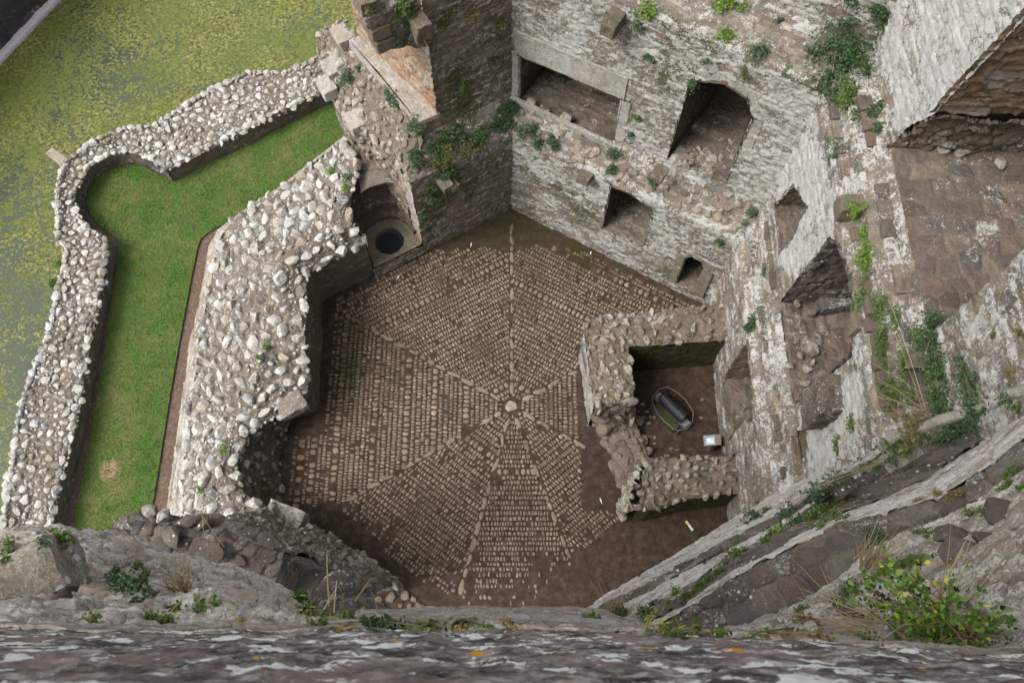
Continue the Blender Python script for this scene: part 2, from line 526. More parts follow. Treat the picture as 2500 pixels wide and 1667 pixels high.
M['mortar_top'] = masonry('rubble_core_mortar', [(.22, .185, .155), (.19, .158, .132)], (.21, .175, .145), lich=.36, lcol=(.48, .46, .43), green=.06, dark=.15)
M['core_brown'] = masonry('rubble_core_brown', [(.19, .155, .12), (.22, .18, .14)], (.2, .165, .13), lich=.22, green=.12, dark=.2)
M['boulder'] = masonry('pale_boulders', [(.27, .24, .21), (.4, .36, .32), (.2, .19, .19), (.44, .38, .32), (.33, .25, .2), (.16, .16, .17), (.5, .46, .42), (.3, .26, .2), (.24, .22, .21), (.42, .39, .36)], lich=.66, lcol=(.74, .73, .7), green=.05, dark=.45, fine=1.3)
M['boulder_b'] = masonry('brown_boulders', [(.19, .16, .13), (.25, .21, .165), (.16, .135, .12), (.29, .25, .2), (.22, .17, .145)], lich=.5, lcol=(.52, .5, .44), green=.1, dark=.2, fine=1.3)
M['near'] = masonry('weathered_dark_stone', DARKB, (.2, .17, .145), lich=.16, green=.0, dark=.3, spots=.9, fine=2.0)
M['near_pale'] = masonry('pale_bedded_stone', [(.31, .26, .22), (.4, .335, .29), (.35, .28, .235), (.45, .39, .345)], (.36, .29, .25), lich=.5, lcol=(.58, .56, .54), green=.06, dark=.4, fine=2.0)
M['near_white'] = masonry('white_crusted_stone', [(.33, .26, .21), (.4, .325, .275), (.36, .26, .2)], (.35, .27, .22), lich=.7, lcol=(.78, .765, .75), green=.0, dark=.4, fine=1.6)
M['corbel'] = masonry('plain_brown_stone', [(.17, .145, .115), (.2, .17, .135)], lich=.12, green=.15, dark=.2)
M['paving'] = masonry('worn_pink_paving', [(.2, .162, .138), (.24, .195, .162), (.19, .158, .14), (.27, .205, .17)], (.14, .112, .095), lich=.02, green=.03, dark=.12)
def mat_cobble():
    k = NT('floor_cobbles')
    c = k.ramp(k.attr(0), ramp_of([(.17, .135, .112), (.24, .19, .155), (.275, .22, .18), (.2, .162, .138), (.26, .195, .16), (.32, .265, .22), (.22, .185, .16)]))
    c = k.mix(1.0, c, k.ramp(k.noise(30, 6, .7), [(.3, (.7, .7, .7)), (.7, (1.25, 1.25, 1.25))]), 'MULTIPLY')
    dirt = k.step(k.val('ADD', k.val('MULTIPLY', k.noise(.8, 5, .65), .7), k.val('MULTIPLY', k.noise(11, 5, .7), .5)), .56, .76)
    c = k.mix(k.val('MULTIPLY', dirt, .75), c, (.075, .058, .045))
    c = k.mix(k.val('MULTIPLY', moss_mask(k), .55), c, (.06, .062, .02))
    k.color(k.mix(1.0, c, (.82, .8, .73), 'MULTIPLY')); k.bump(k.noise(40, 7, .7), .5, .015); return k.m
M['cobble'] = None

def mat_parapet():
    k = NT('parapet_lichen_stone')
    base = k.ramp(k.noise(14, 9, .75), [(.38, (.04, .036, .037)), (.5, (.15, .135, .128)), (.62, (.42, .395, .375))])
    base = k.mix(k.val('MULTIPLY', k.step(k.noise(2.6, 5), .5, .6), .7), base, (.27, .2, .18))
    w = k.step(k.val('ADD', k.noise(9, 5, .6), k.val('MULTIPLY', k.noise(60, 4, .6), .14)), .635, .665)
    base = k.mix(w, base, (.74, .74, .74))
    gr = k.step(k.noise(11, 5, .6), .6, .66)
    base = k.mix(k.val('MULTIPLY', gr, .6), base, (.55, .53, .5))
    o = k.step(k.val('ADD', k.noise(9.7, 3, .5), k.val('MULTIPLY', k.noise(50, 3), .08)), .735, .75)
    base = k.mix(o, base, (.6, .28, .03))
    k.color(base)
    k.bump(k.val('ADD', k.noise(30, 8, .7), k.noise(9, 4)), .7, .03)
    return k.m
M['parapet'] = mat_parapet()

def moss_mask(k):
    sx = k.n('ShaderNodeSeparateXYZ'); k.l(k.co(), sx.inputs[0])
    q = k.n('ShaderNodeVectorMath'); q.operation = 'DISTANCE'
    k.l(k.co(), q.inputs[0]); q.inputs[1].default_value = (-3.3, 8.0, 0)
    a = k.val('MAXIMUM', k.step(sx.outputs['Y'], 9.2, 11.2), k.step(q.outputs['Value'], 2.2, .6))
    a = k.val('MAXIMUM', a, .22)
    n = k.val('ADD', k.val('MULTIPLY', k.noise(1.3, 5, .65), .6), k.val('MULTIPLY', k.noise(9, 5, .7), .5))
    return k.step(k.val('ADD', n, k.val('MULTIPLY', a, .26)), .7, .9)
def mat_soil():
    k = NT('floor_soil')
    base = k.ramp(k.noise(5, 9, .75), [(.3, (.03, .021, .016)), (.5, (.068, .049, .038)), (.7, (.135, .1, .078))])
    base = k.mix(k.val('MULTIPLY', moss_mask(k), .6), base, (.04, .043, .01))
    ru = k.step(k.noise(1.0, 4, .6), .58, .7)
    base = k.mix(k.val('MULTIPLY', ru, .5), base, (.085, .05, .04))
    lit = k.step(k.noise(26, 3, .6), .6, .68)
    base = k.mix(k.val('MULTIPLY', lit, k.step(k.noise(.9, 4), .42, .6, .1, .7)), base, (.16, .085, .06))
    sp = k.step(k.voro(16), .1, .05)
    sp = k.val('MULTIPLY', sp, k.step(k.noise(3, 2), .42, .6))
    base = k.mix(sp, base, (.3, .25, .21))
    k.color(k.mix(1.0, base, (.74, .73, .68), 'MULTIPLY')); k.bump(k.noise(45, 8, .75), .8, .025)
    return k.m
M['soil'] = mat_soil()
M['cobble'] = mat_cobble()
def mat_bed():
    k = NT('mulch_strip')
    k.color(k.ramp(k.noise(14, 8, .75), [(.3, (.06, .038, .028)), (.5, (.11, .077, .058)), (.7, (.2, .144, .108))]))
    k.bump(k.noise(40, 6, .7), .8, .02); return k.m
M['bed'] = mat_bed()
def grass_cols(k):
    p = k.noise(.9, 5, .6)
    base = k.ramp(p, [(.28, (.062, .116, .028)), (.45, (.1, .152, .044)), (.6, (.15, .176, .062)), (.76, (.23, .21, .105))])
    return k.mix(k.step(k.noise(2.6, 4, .6), .5, .68), base, (.07, .165, .026))
def mat_lawn():
    k = NT('lawn_turf')
    c = k.mix(k.noise(30, 5, .75), grass_cols(k), (.05, .085, .018))
    q = k.n('ShaderNodeVectorMath'); q.operation = 'DISTANCE'
    k.l(k.co(), q.inputs[0]); q.inputs[1].default_value = tuple(at(268, 1146, .02))
    c = k.mix(k.step(k.val('ADD', q.outputs['Value'], k.val('MULTIPLY', k.noise(9, 5), .35)), .5, .3), c, (.3, .2, .13))
    k.color(c); k.bump(k.noise(60, 5, .7), .8, .02); return k.m
M['lawn'] = mat_lawn()
def mat_blade():
    k = NT('grass_blades')
    c = grass_cols(k)
    c = k.mix(1.0, c, k.ramp(k.attr(0), [(0, (.75, .8, .6)), (.5, (1.1, 1.1, 1)), (1, (1.8, 1.6, 1.35))]), 'MULTIPLY')
    k.color(c); k.b.inputs['Roughness'].default_value = .7
    return k.m
M['blade'] = mat_blade()
def mat_leaf(name, cols, rough=.55):
    k = NT(name)
    c = k.ramp(k.attr(0), ramp_of(cols))
    k.color(c); k.b.inputs['Roughness'].default_value = rough; k.b.inputs['Specular IOR Level'].default_value = .3
    tr = k.n('ShaderNodeBsdfTranslucent'); k.l(c, tr.inputs['Color'])
    mx = k.n('ShaderNodeMixShader'); mx.inputs[0].default_value = .25
    k.l(k.b.outputs[0], mx.inputs[1]); k.l(tr.outputs[0], mx.inputs[2]); k.l(mx.outputs[0], k.out.inputs['Surface'])
    return k.m
LEAF = {
    'dark': mat_leaf('leaf_dark_green', [(.022, .05, .02), (.035, .075, .028), (.05, .1, .035), (.03, .07, .035), (.085, .13, .05)]),
    'grey': mat_leaf('leaf_grey_green', [(.03, .065, .038), (.05, .095, .055), (.08, .13, .075), (.045, .08, .04), (.13, .17, .1)]),
    'mid': mat_leaf('leaf_mid_green', [(.04, .08, .018), (.07, .125, .025), (.1, .16, .035), (.06, .1, .02), (.15, .19, .06)]),
    'bright': mat_leaf('leaf_bright_green', [(.06, .13, .015), (.1, .19, .025), (.15, .25, .04), (.09, .16, .02), (.24, .32, .07)]),
    'yellow': mat_leaf('leaf_yellow_green', [(.16, .2, .02), (.28, .3, .03), (.38, .36, .04), (.12, .17, .02), (.45, .38, .05)]),
    'olive': mat_leaf('leaf_olive', [(.06, .075, .02), (.1, .11, .03), (.14, .13, .04), (.08, .085, .025), (.18, .14, .06)]),
    'rust': mat_leaf('leaf_rusty_green', [(.08, .1, .03), (.14, .13, .04), (.2, .11, .05), (.11, .14, .04), (.26, .17, .07)]),
    'straw': mat_leaf('dry_straw', [(.36, .28, .15), (.45, .36, .2), (.3, .24, .14), (.52, .43, .26)]),
}
def plain(name, col, rough=.6, metal=0.0, var=.25, scale=20):
    k = NT(name)
    c = k.mix(1.0, col, k.ramp(k.noise(scale, 5), [(.3, (1 - var,) * 3), (.7, (1 + var,) * 3)]), 'MULTIPLY')
    k.color(c); k.b.inputs['Roughness'].default_value = rough; k.b.inputs['Metallic'].default_value = metal
    k.b.inputs['Specular IOR Level'].default_value = .4
    return k.m

# ------------------------------------------------------------------ moat water and far bank
def mat_water():
    k = NT('moat_water')
    big = k.noise(.42, 7, .62, dist=.4)
    fine = k.noise(5.5, 8, .72)
    cell = k.voro(15, 'F1')
    x = k.val('ADD', k.val('ADD', k.val('MULTIPLY', big, .55), k.val('MULTIPLY', fine, .62)), k.val('MULTIPLY', cell, -.24))
    sx = k.n('ShaderNodeSeparateXYZ'); k.l(k.co(), sx.inputs[0])
    cov = k.val('ADD', k.val('MULTIPLY', sx.outputs['Y'], .011), -.135)
    x = k.val('ADD', x, k.val('MINIMUM', cov, .075))
    m = k.step(x, .415, .49)
    weed = k.ramp(k.noise(11, 6, .7), [(.34, (.045, .052, .016)), (.5, (.16, .16, .05)), (.66, (.36, .34, .14))])
    weed = k.mix(k.step(k.noise(.6, 4), .4, .65), weed, k.ramp(k.noise(13, 5, .7), [(.35, (.075, .1, .022)), (.65, (.2, .225, .07))]))
    deep = k.mix(k.noise(1.2, 4), (.06, .075, .05), (.1, .115, .085))
    k.color(k.mix(1.0, k.mix(m, deep, weed), (.69, .72, .6), 'MULTIPLY'))
    k.l(k.step(m, 0, 1, .12, .75), k.b.inputs['Roughness'])
    k.l(k.step(m, 0, 1, .5, .2), k.b.inputs['Specular IOR Level'])
    k.bump(k.val('ADD', k.val('MULTIPLY', m, .6), k.val('MULTIPLY', k.noise(25, 4), .3)), .35, .02)
    return k.m
WZ = -1.2
def sheet(name, pts, mat, kind='structure', parent=None):
    o = raw_mesh(name, pts, [tuple(range(len(pts)))], mat, parent, None, False)
    return put(o, kind=kind)
water = sheet('moat_water', [(-60, -45, WZ), (60, -45, WZ), (60, 70, WZ), (-60, 70, WZ)], mat_water())
ground = sheet('ground', [(-300, -300, WZ - .6), (300, -300, WZ - .6), (300, 300, WZ - .6), (-300, 300, WZ - .6)], M['soil'])

bankA, bankB = at(-30, 192, WZ), at(170, -22, WZ)
_d = (bankB - bankA); _d /= np.linalg.norm(_d)
_n = np.array([-_d[1], _d[0], 0]);  _n = _n if _n[0] < 0 else -_n
bt = thing('moat_wall', bankA, 'dark retaining wall across the moat with a pale edge along the waterline', 'wall')
b0, b1 = bankA - _d * 9, bankB + _d * 9
def L3(a, b, n=6): return [a + (b - a) * i / (n - 1) for i in range(n)]
up = np.array([0, 0, 1.0])
loft('wall_face', [L3(b0 + _n * .16 + up * .16, b1 + _n * .16 + up * .16), L3(b0 + _n * .35 + up * 4.2, b1 + _n * .35 + up * 4.2), L3(b0 + _n * 2 + up * 4.3, b1 + _n * 2 + up * 4.3)],
     masonry('moat_wall_shaded', [(.06, .055, .06), (.075, .068, .07), (.05, .048, .052)], (.07, .06, .06), lich=.08, green=.1, dark=.3), bt, res=.09, st=(.5, .25, .03), seed=71, flip=True)  # shade on this wall face is put into its dark stone colours
loft('footing', [L3(b0 - _n * .02 + up * -.5, b1 - _n * .02 + up * -.5), L3(b0 - _n * .02 + up * .16, b1 - _n * .02 + up * .16), L3(b0 + _n * .2 + up * .19, b1 + _n * .2 + up * .19)],
     plain('pale_footing', (.42, .38, .4), .9), bt, res=.09, st=(.6, .3, .01), seed=72, flip=True, big=.01, jag=.01)

# ------------------------------------------------------------------ lawn, bed, apron wall
apron = [((828, 203), (800, 110)), ((770, 235), (755, 150)), ((700, 268), (687, 174)), ((630, 305), (607, 170)), ((560, 340), (530, 205)), ((500, 368), (470, 238)),
         ((440, 398), (402, 285)), ((405, 418), (385, 297)), ((385, 403), (347, 307)), ((350, 383), (310, 308)), ((310, 372), (270, 322)), ((262, 378), (215, 350)),
         ((220, 402), (165, 390)), ((190, 448), (143, 430)), ((180, 490), (137, 488)), ((190, 525), (140, 545)), ((212, 555), (136, 580)), ((262, 580), (158, 612)),
         ((265, 605), (152, 648)), ((252, 680), (140, 690)), ((238, 750), (128, 755)), ((222, 830), (103, 845)), ((208, 905), (70, 915)), ((196, 980), (46, 985)),
         ((182, 1050), (33, 1050)), ((160, 1130), (25, 1114)), ((140, 1210), (6, 1240)), ((125, 1290), (-6, 1320)), ((100, 1400), (-30, 1430))]
AZ = .6
ai = np.array([at(*p[0], AZ) for p in apron]); ao = np.array([at(*p[1], AZ + .1) for p in apron])
def drop(P, z): Q = np.array(P, float).copy(); Q[:, 2] = z; return Q
ap = thing('apron_wall', (ai[18] + ao[18]) / 2 * [1, 1, 0], 'low rubble wall between lawn and moat with a rounded bastion bulge', 'wall')
out_n = ao - ai; out_n[:, 2] = 0; out_n /= np.linalg.norm(out_n, axis=1)[:, None]
loft('inner_face', [drop(ai, -.1), drop(ai, .35), ai - up * .02], masonry('apron_face', [(.12, .1, .085), (.16, .135, .115), (.13, .115, .1)], (.15, .125, .105), lich=.16, green=.12, dark=.3), ap, res=.045, st=(.3, .13, .03), seed=11, matched=True, jag=.012, flip=False)
o, Qa = loft('rubble_core', [ai - up * .02, ai + (ao - ai) * .2 + up * .02, ai + (ao - ai) * .55 - up * .03, ai + (ao - ai) * .85 + up * .02, ao, drop(ao + out_n * .12, .3), drop(ao + out_n * .2, WZ - .2)], M['mortar_top'], ap, res=.045, st=(.12, .1, .03), seed=12, matched=True, jag=.05, keep=True)
topv = (Qa[..., 2] > .5)
Pt = Qa[topv]; Nt = np.tile([0, 0, 1.0], (len(Pt), 1))
rng = np.random.default_rng(5)
ii, ss = darts(Pt, Nt, rng, .03, .125, 20000, 2.3)
def kerb(edge, z, rng):
    P = resample(edge, int(np.linalg.norm(np.diff(edge, axis=0), axis=1).sum() / .05))
    pts, sz, dr = [], [], []
    i = 0
    while i < len(P) - 3:
        j = min(i + int(rng.integers(3, 6)), len(P) - 1)
        d = P[j] - P[i]
        if rng.random() < .85: pts.append((P[i] + P[j]) / 2 + up * z); sz.append(np.linalg.norm(d) * .55); dr.append(d)
        i = j
    return np.array(pts), np.array(sz), np.array(dr)
k1_, k2_ = kerb(ai + (ao - ai) * .07, 0, rng), kerb(ao - (ao - ai) * .06, .03, rng)
rocks('rubble_stone', np.concatenate([Pt[ii], k1_[0], k2_[0]]), np.concatenate([Nt[ii] + rng.normal(size=(len(ii), 3)) * .2, np.tile(up, (len(k1_[0]) + len(k2_[0]), 1))]), np.r_[ss, k1_[1], k2_[1]],
      M['boulder'], ap, 6, 2, sink=.56, flat=(.45, .7), cutn=13, dirs=np.concatenate([rng.normal(size=(len(ii), 3)), k1_[2], k2_[2]]))
sp = at(142, 386, .7)
_a = np.array([-.8, .6, 0]); _b = np.array([.6, .8, 0])
block('spout', box_pts(sp, (_a, _b, up), (.32, .12, .09)), M['dressed'], ap, 3, amp=.03)

lawn_px = [(885, 300), (872, 262), (848, 240), (830, 237), (760, 272), (700, 302), (625, 338), (560, 370), (480, 408), (420, 434), (402, 433), (372, 418), (340, 403), (300, 396), (262, 404), (232, 432), (216, 465), (212, 492), (222, 525), (248, 558), (283, 580), (295, 594), (291, 620), (278, 700), (266, 790), (255, 870), (240, 960), (225, 1050), (210, 1130), (190, 1240), (170, 1340), (300, 1350), (350, 1300), (372, 1240), (392, 1120), (413, 985), (438, 840), (462, 710), (483, 605), (492, 582), (520, 562), (600, 518), (680, 468), (745, 425), (800, 392), (860, 345)]
lawn_p = ats(lawn_px, .0)
bed = sheet('soil_bed', [(p[0], p[1], -.02) for p in (ai + (ao - ai) * .3)] + [(-9.0, -2, -.02), (-3.0, -2, -.02), (-3.0, 16.6, -.02)], M['bed'])
lm = raw_mesh('lawn', np.array(lawn_p) + up * .03, [tuple(range(len(lawn_p)))][:1], M['lawn'], None, None, False); put(lm, kind='structure')
def grass_blades():
    rng = np.random.default_rng(8)
    poly = [(p[0], p[1]) for p in lawn_p]
    mn, mx = lawn_p.min(0), lawn_p.max(0)
    n = 170000
    x = rng.uniform(mn[0], mx[0], n); y = rng.uniform(mn[1], mx[1], n)
    m = inside(poly, x, y); x, y = x[m], y[m]; n = len(x)
    tall = rng.uniform(.025, .06, n) * (1 + .6 * (rng.random(n) < .06))
    th = rng.uniform(0, 2 * pi, n); ln = rng.uniform(.01, .045, n); w = rng.uniform(.006, .011, n)
    dx, dy = np.cos(th), np.sin(th)
    b = np.stack([x, y, np.full(n, .025)], -1)
    s = np.stack([-dy * w, dx * w, 0 * w], -1)
    tip = b + np.stack([dx * ln, dy * ln, tall], -1)
    V = np.stack([b - s, b + s, tip], 1).reshape(-1, 3)
    F = np.arange(3 * n).reshape(-1, 3)
    A = np.repeat(np.stack([rng.random(n), 0 * x, 0 * x], -1), 3, 0)
    return put(raw_mesh('grass', V, F, M['blade'], None, A, False), 'short mown grass covering the lawn inside the moat wall', 'grass', kind='stuff')
grass_blades()

# ------------------------------------------------------------------ tower floor with radiating cobbles
floor = sheet('tower_floor', [(-4.75, 1.2, 0), (0, -1.5, 0), (6.5, 1.6, 0), (8.2, 5, 0), (8.2, 11, 0), (5.0, 11, 0), (.1, 13.6, 0), (-4.9, 10.0, 0), (-5.9, 7, 0), (-5.9, 4, 0)], M['soil'])
M['hub'] = masonry('pale_hub_stone', [(.42, .35, .29), (.42, .35, .29)], lich=.0, green=.0, dark=.1)
def cobbles():
    rng = np.random.default_rng(21)
    ctr = np.array([0, 6.95])
    sp_px = [(1250, 600), (958, 848), (1075, 1092), (1150, 1350), (1345, 1240), (1450, 1103), (1450, 888)]
    ang = []
    for p in sp_px:
        q = at(*p, 0)[:2] - ctr
        ang.append(math.atan2(q[1], q[0]) % (2 * pi))
    ang[0], ang[1], ang[6] = pi / 2, radians(150), radians(30)
    order = [6, 0, 1, 2, 3, 4, 5]
    a = [ang[i] for i in order] + [ang[6] + 2 * pi]
    items = []
    def dirt(p):
        return fbm(np.array([[p[0], p[1], 0.0]]), .7, 4, 55)[0]
    hexr = lambda p: max(abs(np.dot(p - ctr, np.array(NRM[k]))) if np.dot(p - ctr, np.array(NRM[k])) > 0 else 0 for k in NRM)
    for s in range(7):
        a0, a1 = a[s], a[s + 1]
        if a1 < a0: a1 += 2 * pi
        am = (a0 + a1) / 2
        if s == 0: am = radians(60)
        if s == 1: am = radians(120)
        if s == 2: am = pi
        if s == 6: am = 0.0
        if s == 4: am = radians(270)
        nd = np.array([cos(am), sin(am)]); ed = np.array([-sin(am), cos(am)])
        r = .22
        while r < 5.6:
            bigrow = rng.random() < .08
            pitch = rng.uniform(.15, .19) if bigrow else rng.uniform(.085, .125)
            t0 = r * math.tan(a0 - am); t1 = r * math.tan(a1 - am)
            t = t0 + .05
            while t < t1 - .04:
                wd = rng.uniform(.08, .17) if bigrow else rng.choice([rng.uniform(.035, .06), rng.uniform(.045, .075), rng.uniform(.06, .105)])
                p = ctr + nd * (r + pitch * .5 + rng.normal() * .005) + ed * (t + wd / 2)
                hr = hexr(p)
                lim = 4.7 + .2 * dirt(p)
                if p[1] < 4.6: lim -= .22 + .3 * max(0, p[0] + .3) + .25 * max(0, -p[0] - 2.6)
                if p[1] < 3.5 and rng.random() < .55 * (3.5 - p[1]) + .35 * max(0, p[0] + .2): continue_ = True
                else: continue_ = False
                if p[1] > 11.3 - .35 * dirt(p * 2): lim = 0
                dd = dirt(p * 1.7 + 9)
                keep = not continue_ and hr < lim and not (hr > lim - .45 and rng.random() < .25)
                if s == 2 and -5.25 < p[0] < -4.5 and 4.5 < p[1] < 6.2 and rng.random() < .7: keep = True
                if dd > .42 and rng.random() < .6: keep = False
                if p[0] > 1.62 and 4.4 < p[1] < 8.6: keep = False
                if -5.4 < p[0] < -4.5 and p[1] > 6.3: keep = False
                if keep and rng.random() < .95:
                    items.append((p, am, pitch * rng.uniform(.38, .49), wd * rng.uniform(.35, .47)))
                t += wd + rng.uniform(.004, .016)
            r += pitch + .016
    for k, an in enumerate(ang):
        r = .3
        while r < (4.9 if k < 2 else 4.3):
            L = rng.uniform(.14, .4)
            p = ctr + np.array([cos(an), sin(an)]) * (r + L / 2)
            if not (p[0] > 1.62 and 4.4 < p[1] < 8.6) and rng.random() < .85 and not (p[1] < 3.4 and p[0] > -.2):
                items.append((p, an, L * .46, rng.uniform(.035, .06)))
            r += L + .02
    # rows inside the small room
    for i in range(11):
        x = 2.75
        for j in range(16):
            p = np.array([3.05 + j * .12 + rng.normal() * .02, 5.55 + i * .16 + rng.normal() * .02])
            if rng.random() < .62 * (1 - j / 18) and not (3.45 < p[0] < 4.4 and 6.0 < p[1] < 7.35): items.append((p, 0, rng.uniform(.03, .06), rng.uniform(.025, .045)))
    # domes
    nseg = 10
    th = np.linspace(0, 2 * pi, nseg, endpoint=False)
    V, F, A = [], [], []
    off = 0
    for (p, an, rl, rw) in items:
        n = rng.uniform(2.3, 4.0); sw = rng.normal() * .12
        c_, s_ = np.cos(th), np.sin(th)
        q = (np.abs(c_) ** n + np.abs(s_) ** n) ** (-1 / n) * (1 + .1 * rng.normal(size=nseg))
        lx, ly = rl * c_ * q, rw * s_ * q
        ca, sa = cos(an + sw), sin(an + sw)
        X, Y = p[0] + lx * ca - ly * sa, p[1] + lx * sa + ly * ca
        X2, Y2 = p[0] + .72 * (lx * ca - ly * sa), p[1] + .72 * (lx * sa + ly * ca)
        h = min(rl, rw) * rng.uniform(.2, .45) + .004
        V += [np.stack([X, Y, np.full(nseg, -.004)], -1), np.stack([X, Y, np.full(nseg, h * .5)], -1), np.stack([X2, Y2, np.full(nseg, h)], -1), np.array([[p[0], p[1], h * 1.12]])]
        for r_ in range(2):
            for k in range(nseg):
                k2 = (k + 1) % nseg
                F.append((off + r_ * nseg + k, off + r_ * nseg + k2, off + (r_ + 1) * nseg + k2, off + (r_ + 1) * nseg + k))
        for k in range(nseg): F.append((off + 2 * nseg + k, off + 2 * nseg + (k + 1) % nseg, off + 3 * nseg))
        A.append(np.tile([rng.random(), 0, rng.random()], (3 * nseg + 1, 1)))
        off += 3 * nseg + 1
    o = raw_mesh('cobble_paving', np.concatenate(V), F, M['cobble'], floor, np.concatenate(A))
    put(o, kind='structure')
    rocks('hub_stone', [np.array([0, 6.95, .0])], [up], [.15], M['hub'], floor, 4, 3, flat=(.3, .31), aspect=(.9, .92), sink=.4)
cobbles()

# ------------------------------------------------------------------ tower walls
PROF = [(-.3, 4.84), (3.25, 4.84), (3.45, 5.02), (3.9, 5.43), (7.75, 5.47), (7.95, 5.72), (8.35, 6.18), (14.5, 6.25)]
# back left
BL = thing('tower_wall', loc('BL', -1, 4.84, 0), 'green stained back wall of the tower, broken off at its tall window', 'wall')
H1 = [(-.14, -1), (-.14, .44), (-.14, 1.56), (-.13, 2.3), (-.1, 3.0), (-.12, 3.3), (-.55, 3.8), (-.75, 4.0), (-1.2, 4.36), (-1.22, 6.42), (-.8, 6.7), (-.48, 6.75), (-.34, 7.3), (-.2, 8.2), (-.15, 16), (12, 16), (12, -1)]
wall('masonry', 'BL', PROF, -.1, 11.5, [H1], M['back_left'], BL, res=.03, st=(.3, .1, .03), seed=101, big=.02)
f, e_ = frame('BL')
def B(t, a, z): return loc('BL', t, a, z)
loft('window_reveal', [[B(-1.215, 5.37, 4.36), B(-.7, 8.2, 4.4)], [B(-1.215, 5.37, 6.4), B(-.7, 8.2, 6.4)], [B(-1.2, 5.4, 9.5), B(-.68, 8.2, 9.5)]], M['orange'], BL, res=.035, st=(.34, .15, .05), seed=102, flip=True, jag=.01)
loft('window_sill', [[B(-1.24, 5.36, 4.28), B(-.72, 5.36, 4.28)], [B(-1.26, 5.36, 4.42), B(-.74, 5.36, 4.42)], [B(-1.0, 7.0, 4.44), B(-.6, 7.0, 4.44)], [B(-.72, 8.2, 4.44), B(-.42, 8.2, 4.44)]], M['dressed'], BL, res=.035, st=None, seed=103, jag=.01, big=.01, flip=True)
loft('sill_side', [[B(-.72, 5.36, 4.44), B(-.42, 8.2, 4.46)], [B(-.70, 5.36, 4.15), B(-.40, 8.2, 4.2)]], M['dressed'], BL, res=.035, st=None, seed=104, jag=.01, big=.01, flip=True)
loft('window_head', [[B(-1.22, 5.46, 6.42), B(-.8, 5.46, 6.7), B(-.48, 5.46, 6.75), B(-.34, 5.46, 7.3), B(-.2, 5.5, 8.2)], [B(-1.15, 6.3, 6.42), B(-.74, 6.3, 6.72), B(-.42, 6.3, 6.8), B(-.28, 6.3, 7.3), B(-.15, 6.3, 8.2)]], M['back_left'], BL, res=.04, st=(.2, .3, .05), seed=105, jag=.03)
# broken core sloping below the window
Lb = ats([(990, 455, 2.4), (950, 400, 2.6), (905, 352, 2.8), (860, 328, 2.8), (845, 280, 2.8), (815, 215, 2.8), (790, 140, 2.8), (775, 90, 2.8)])
Mb = ats([(1004, 440, 3.1), (985, 385, 3.4), (945, 320, 3.5), (905, 275, 3.5), (880, 230, 3.5), (850, 170, 3.6), (825, 95, 3.7), (800, 60, 3.7)])
Rb = ats([(1012, 435, 3.25), (1032, 345, 3.85), (1020, 300, 4.25), (985, 260, 4.25), (940, 200, 4.25), (905, 150, 4.25), (870, 95, 4.25), (845, 55, 4.2)])
o, Qb = loft('broken_core', [drop(Lb, .2), Lb, Mb, Rb], M['core_brown'], BL, res=.05, st=(.2, .18, .05), seed=106, flip=True, keep=True, jag=.06)
surf_rocks('rubble_stone', Qb, M['boulder_b'], BL, 107, .05, .15, 1800, flip=True, sink=.4, ok=lambda p: p[2] > 2.3)
loft('broken_reveal', [[B(-.15, 4.84, .44), B(-.15, 6.2, .44), B(-.15, 7.6, .44)], [B(-.14, 4.84, 1.8), B(-.14, 6.2, 1.8), B(-.14, 7.5, 1.8)], [B(-.12, 4.84, 3.15), B(-.13, 5.6, 2.95), B(-.13, 7.4, 2.8)]], M['dressed'], BL, res=.035, st=(.4, .22, .02), seed=108, flip=True, jag=.012)
for k, (px, py, z, w_, h_) in enumerate([(1022, 60, 7.3, .17, .2), (1084, 443, 2.5, .14, .12), (1100, 440, 2.6, .1, .1)]):
    p = onwall('BL', 5.3 if z > 4 else 4.7, px, py)
    block('corbel', box_pts(p, (e_, f, up), (w_, .28, h_)), M['corbel'], BL, 40 + k, amp=.045, bev=.035, cuts=4)
for k, (px, py, z) in enumerate([(838, 92, 4.0), (832, 150, 3.4), (812, 170, 3.2), (800, 215, 3.0), (868, 300, 3.1)]):
    block('quoin', box_pts(at(px, py, z), (f, e_, up), (.26, .19, .16)), M['dressed'], BL, 60 + k, amp=.04)
for k, (t, z, wd) in enumerate([(-.42, 6.95, .3), (-.36, 7.3, .3), (-.3, 7.66, .28), (-.26, 8.0, .3)]):
    block('arch_stone', box_pts(B(t + .06, 5.6, z), (e_, f, up), (.2, .2, .14)), M['core_brown'], BL, 80 + k, amp=.03)

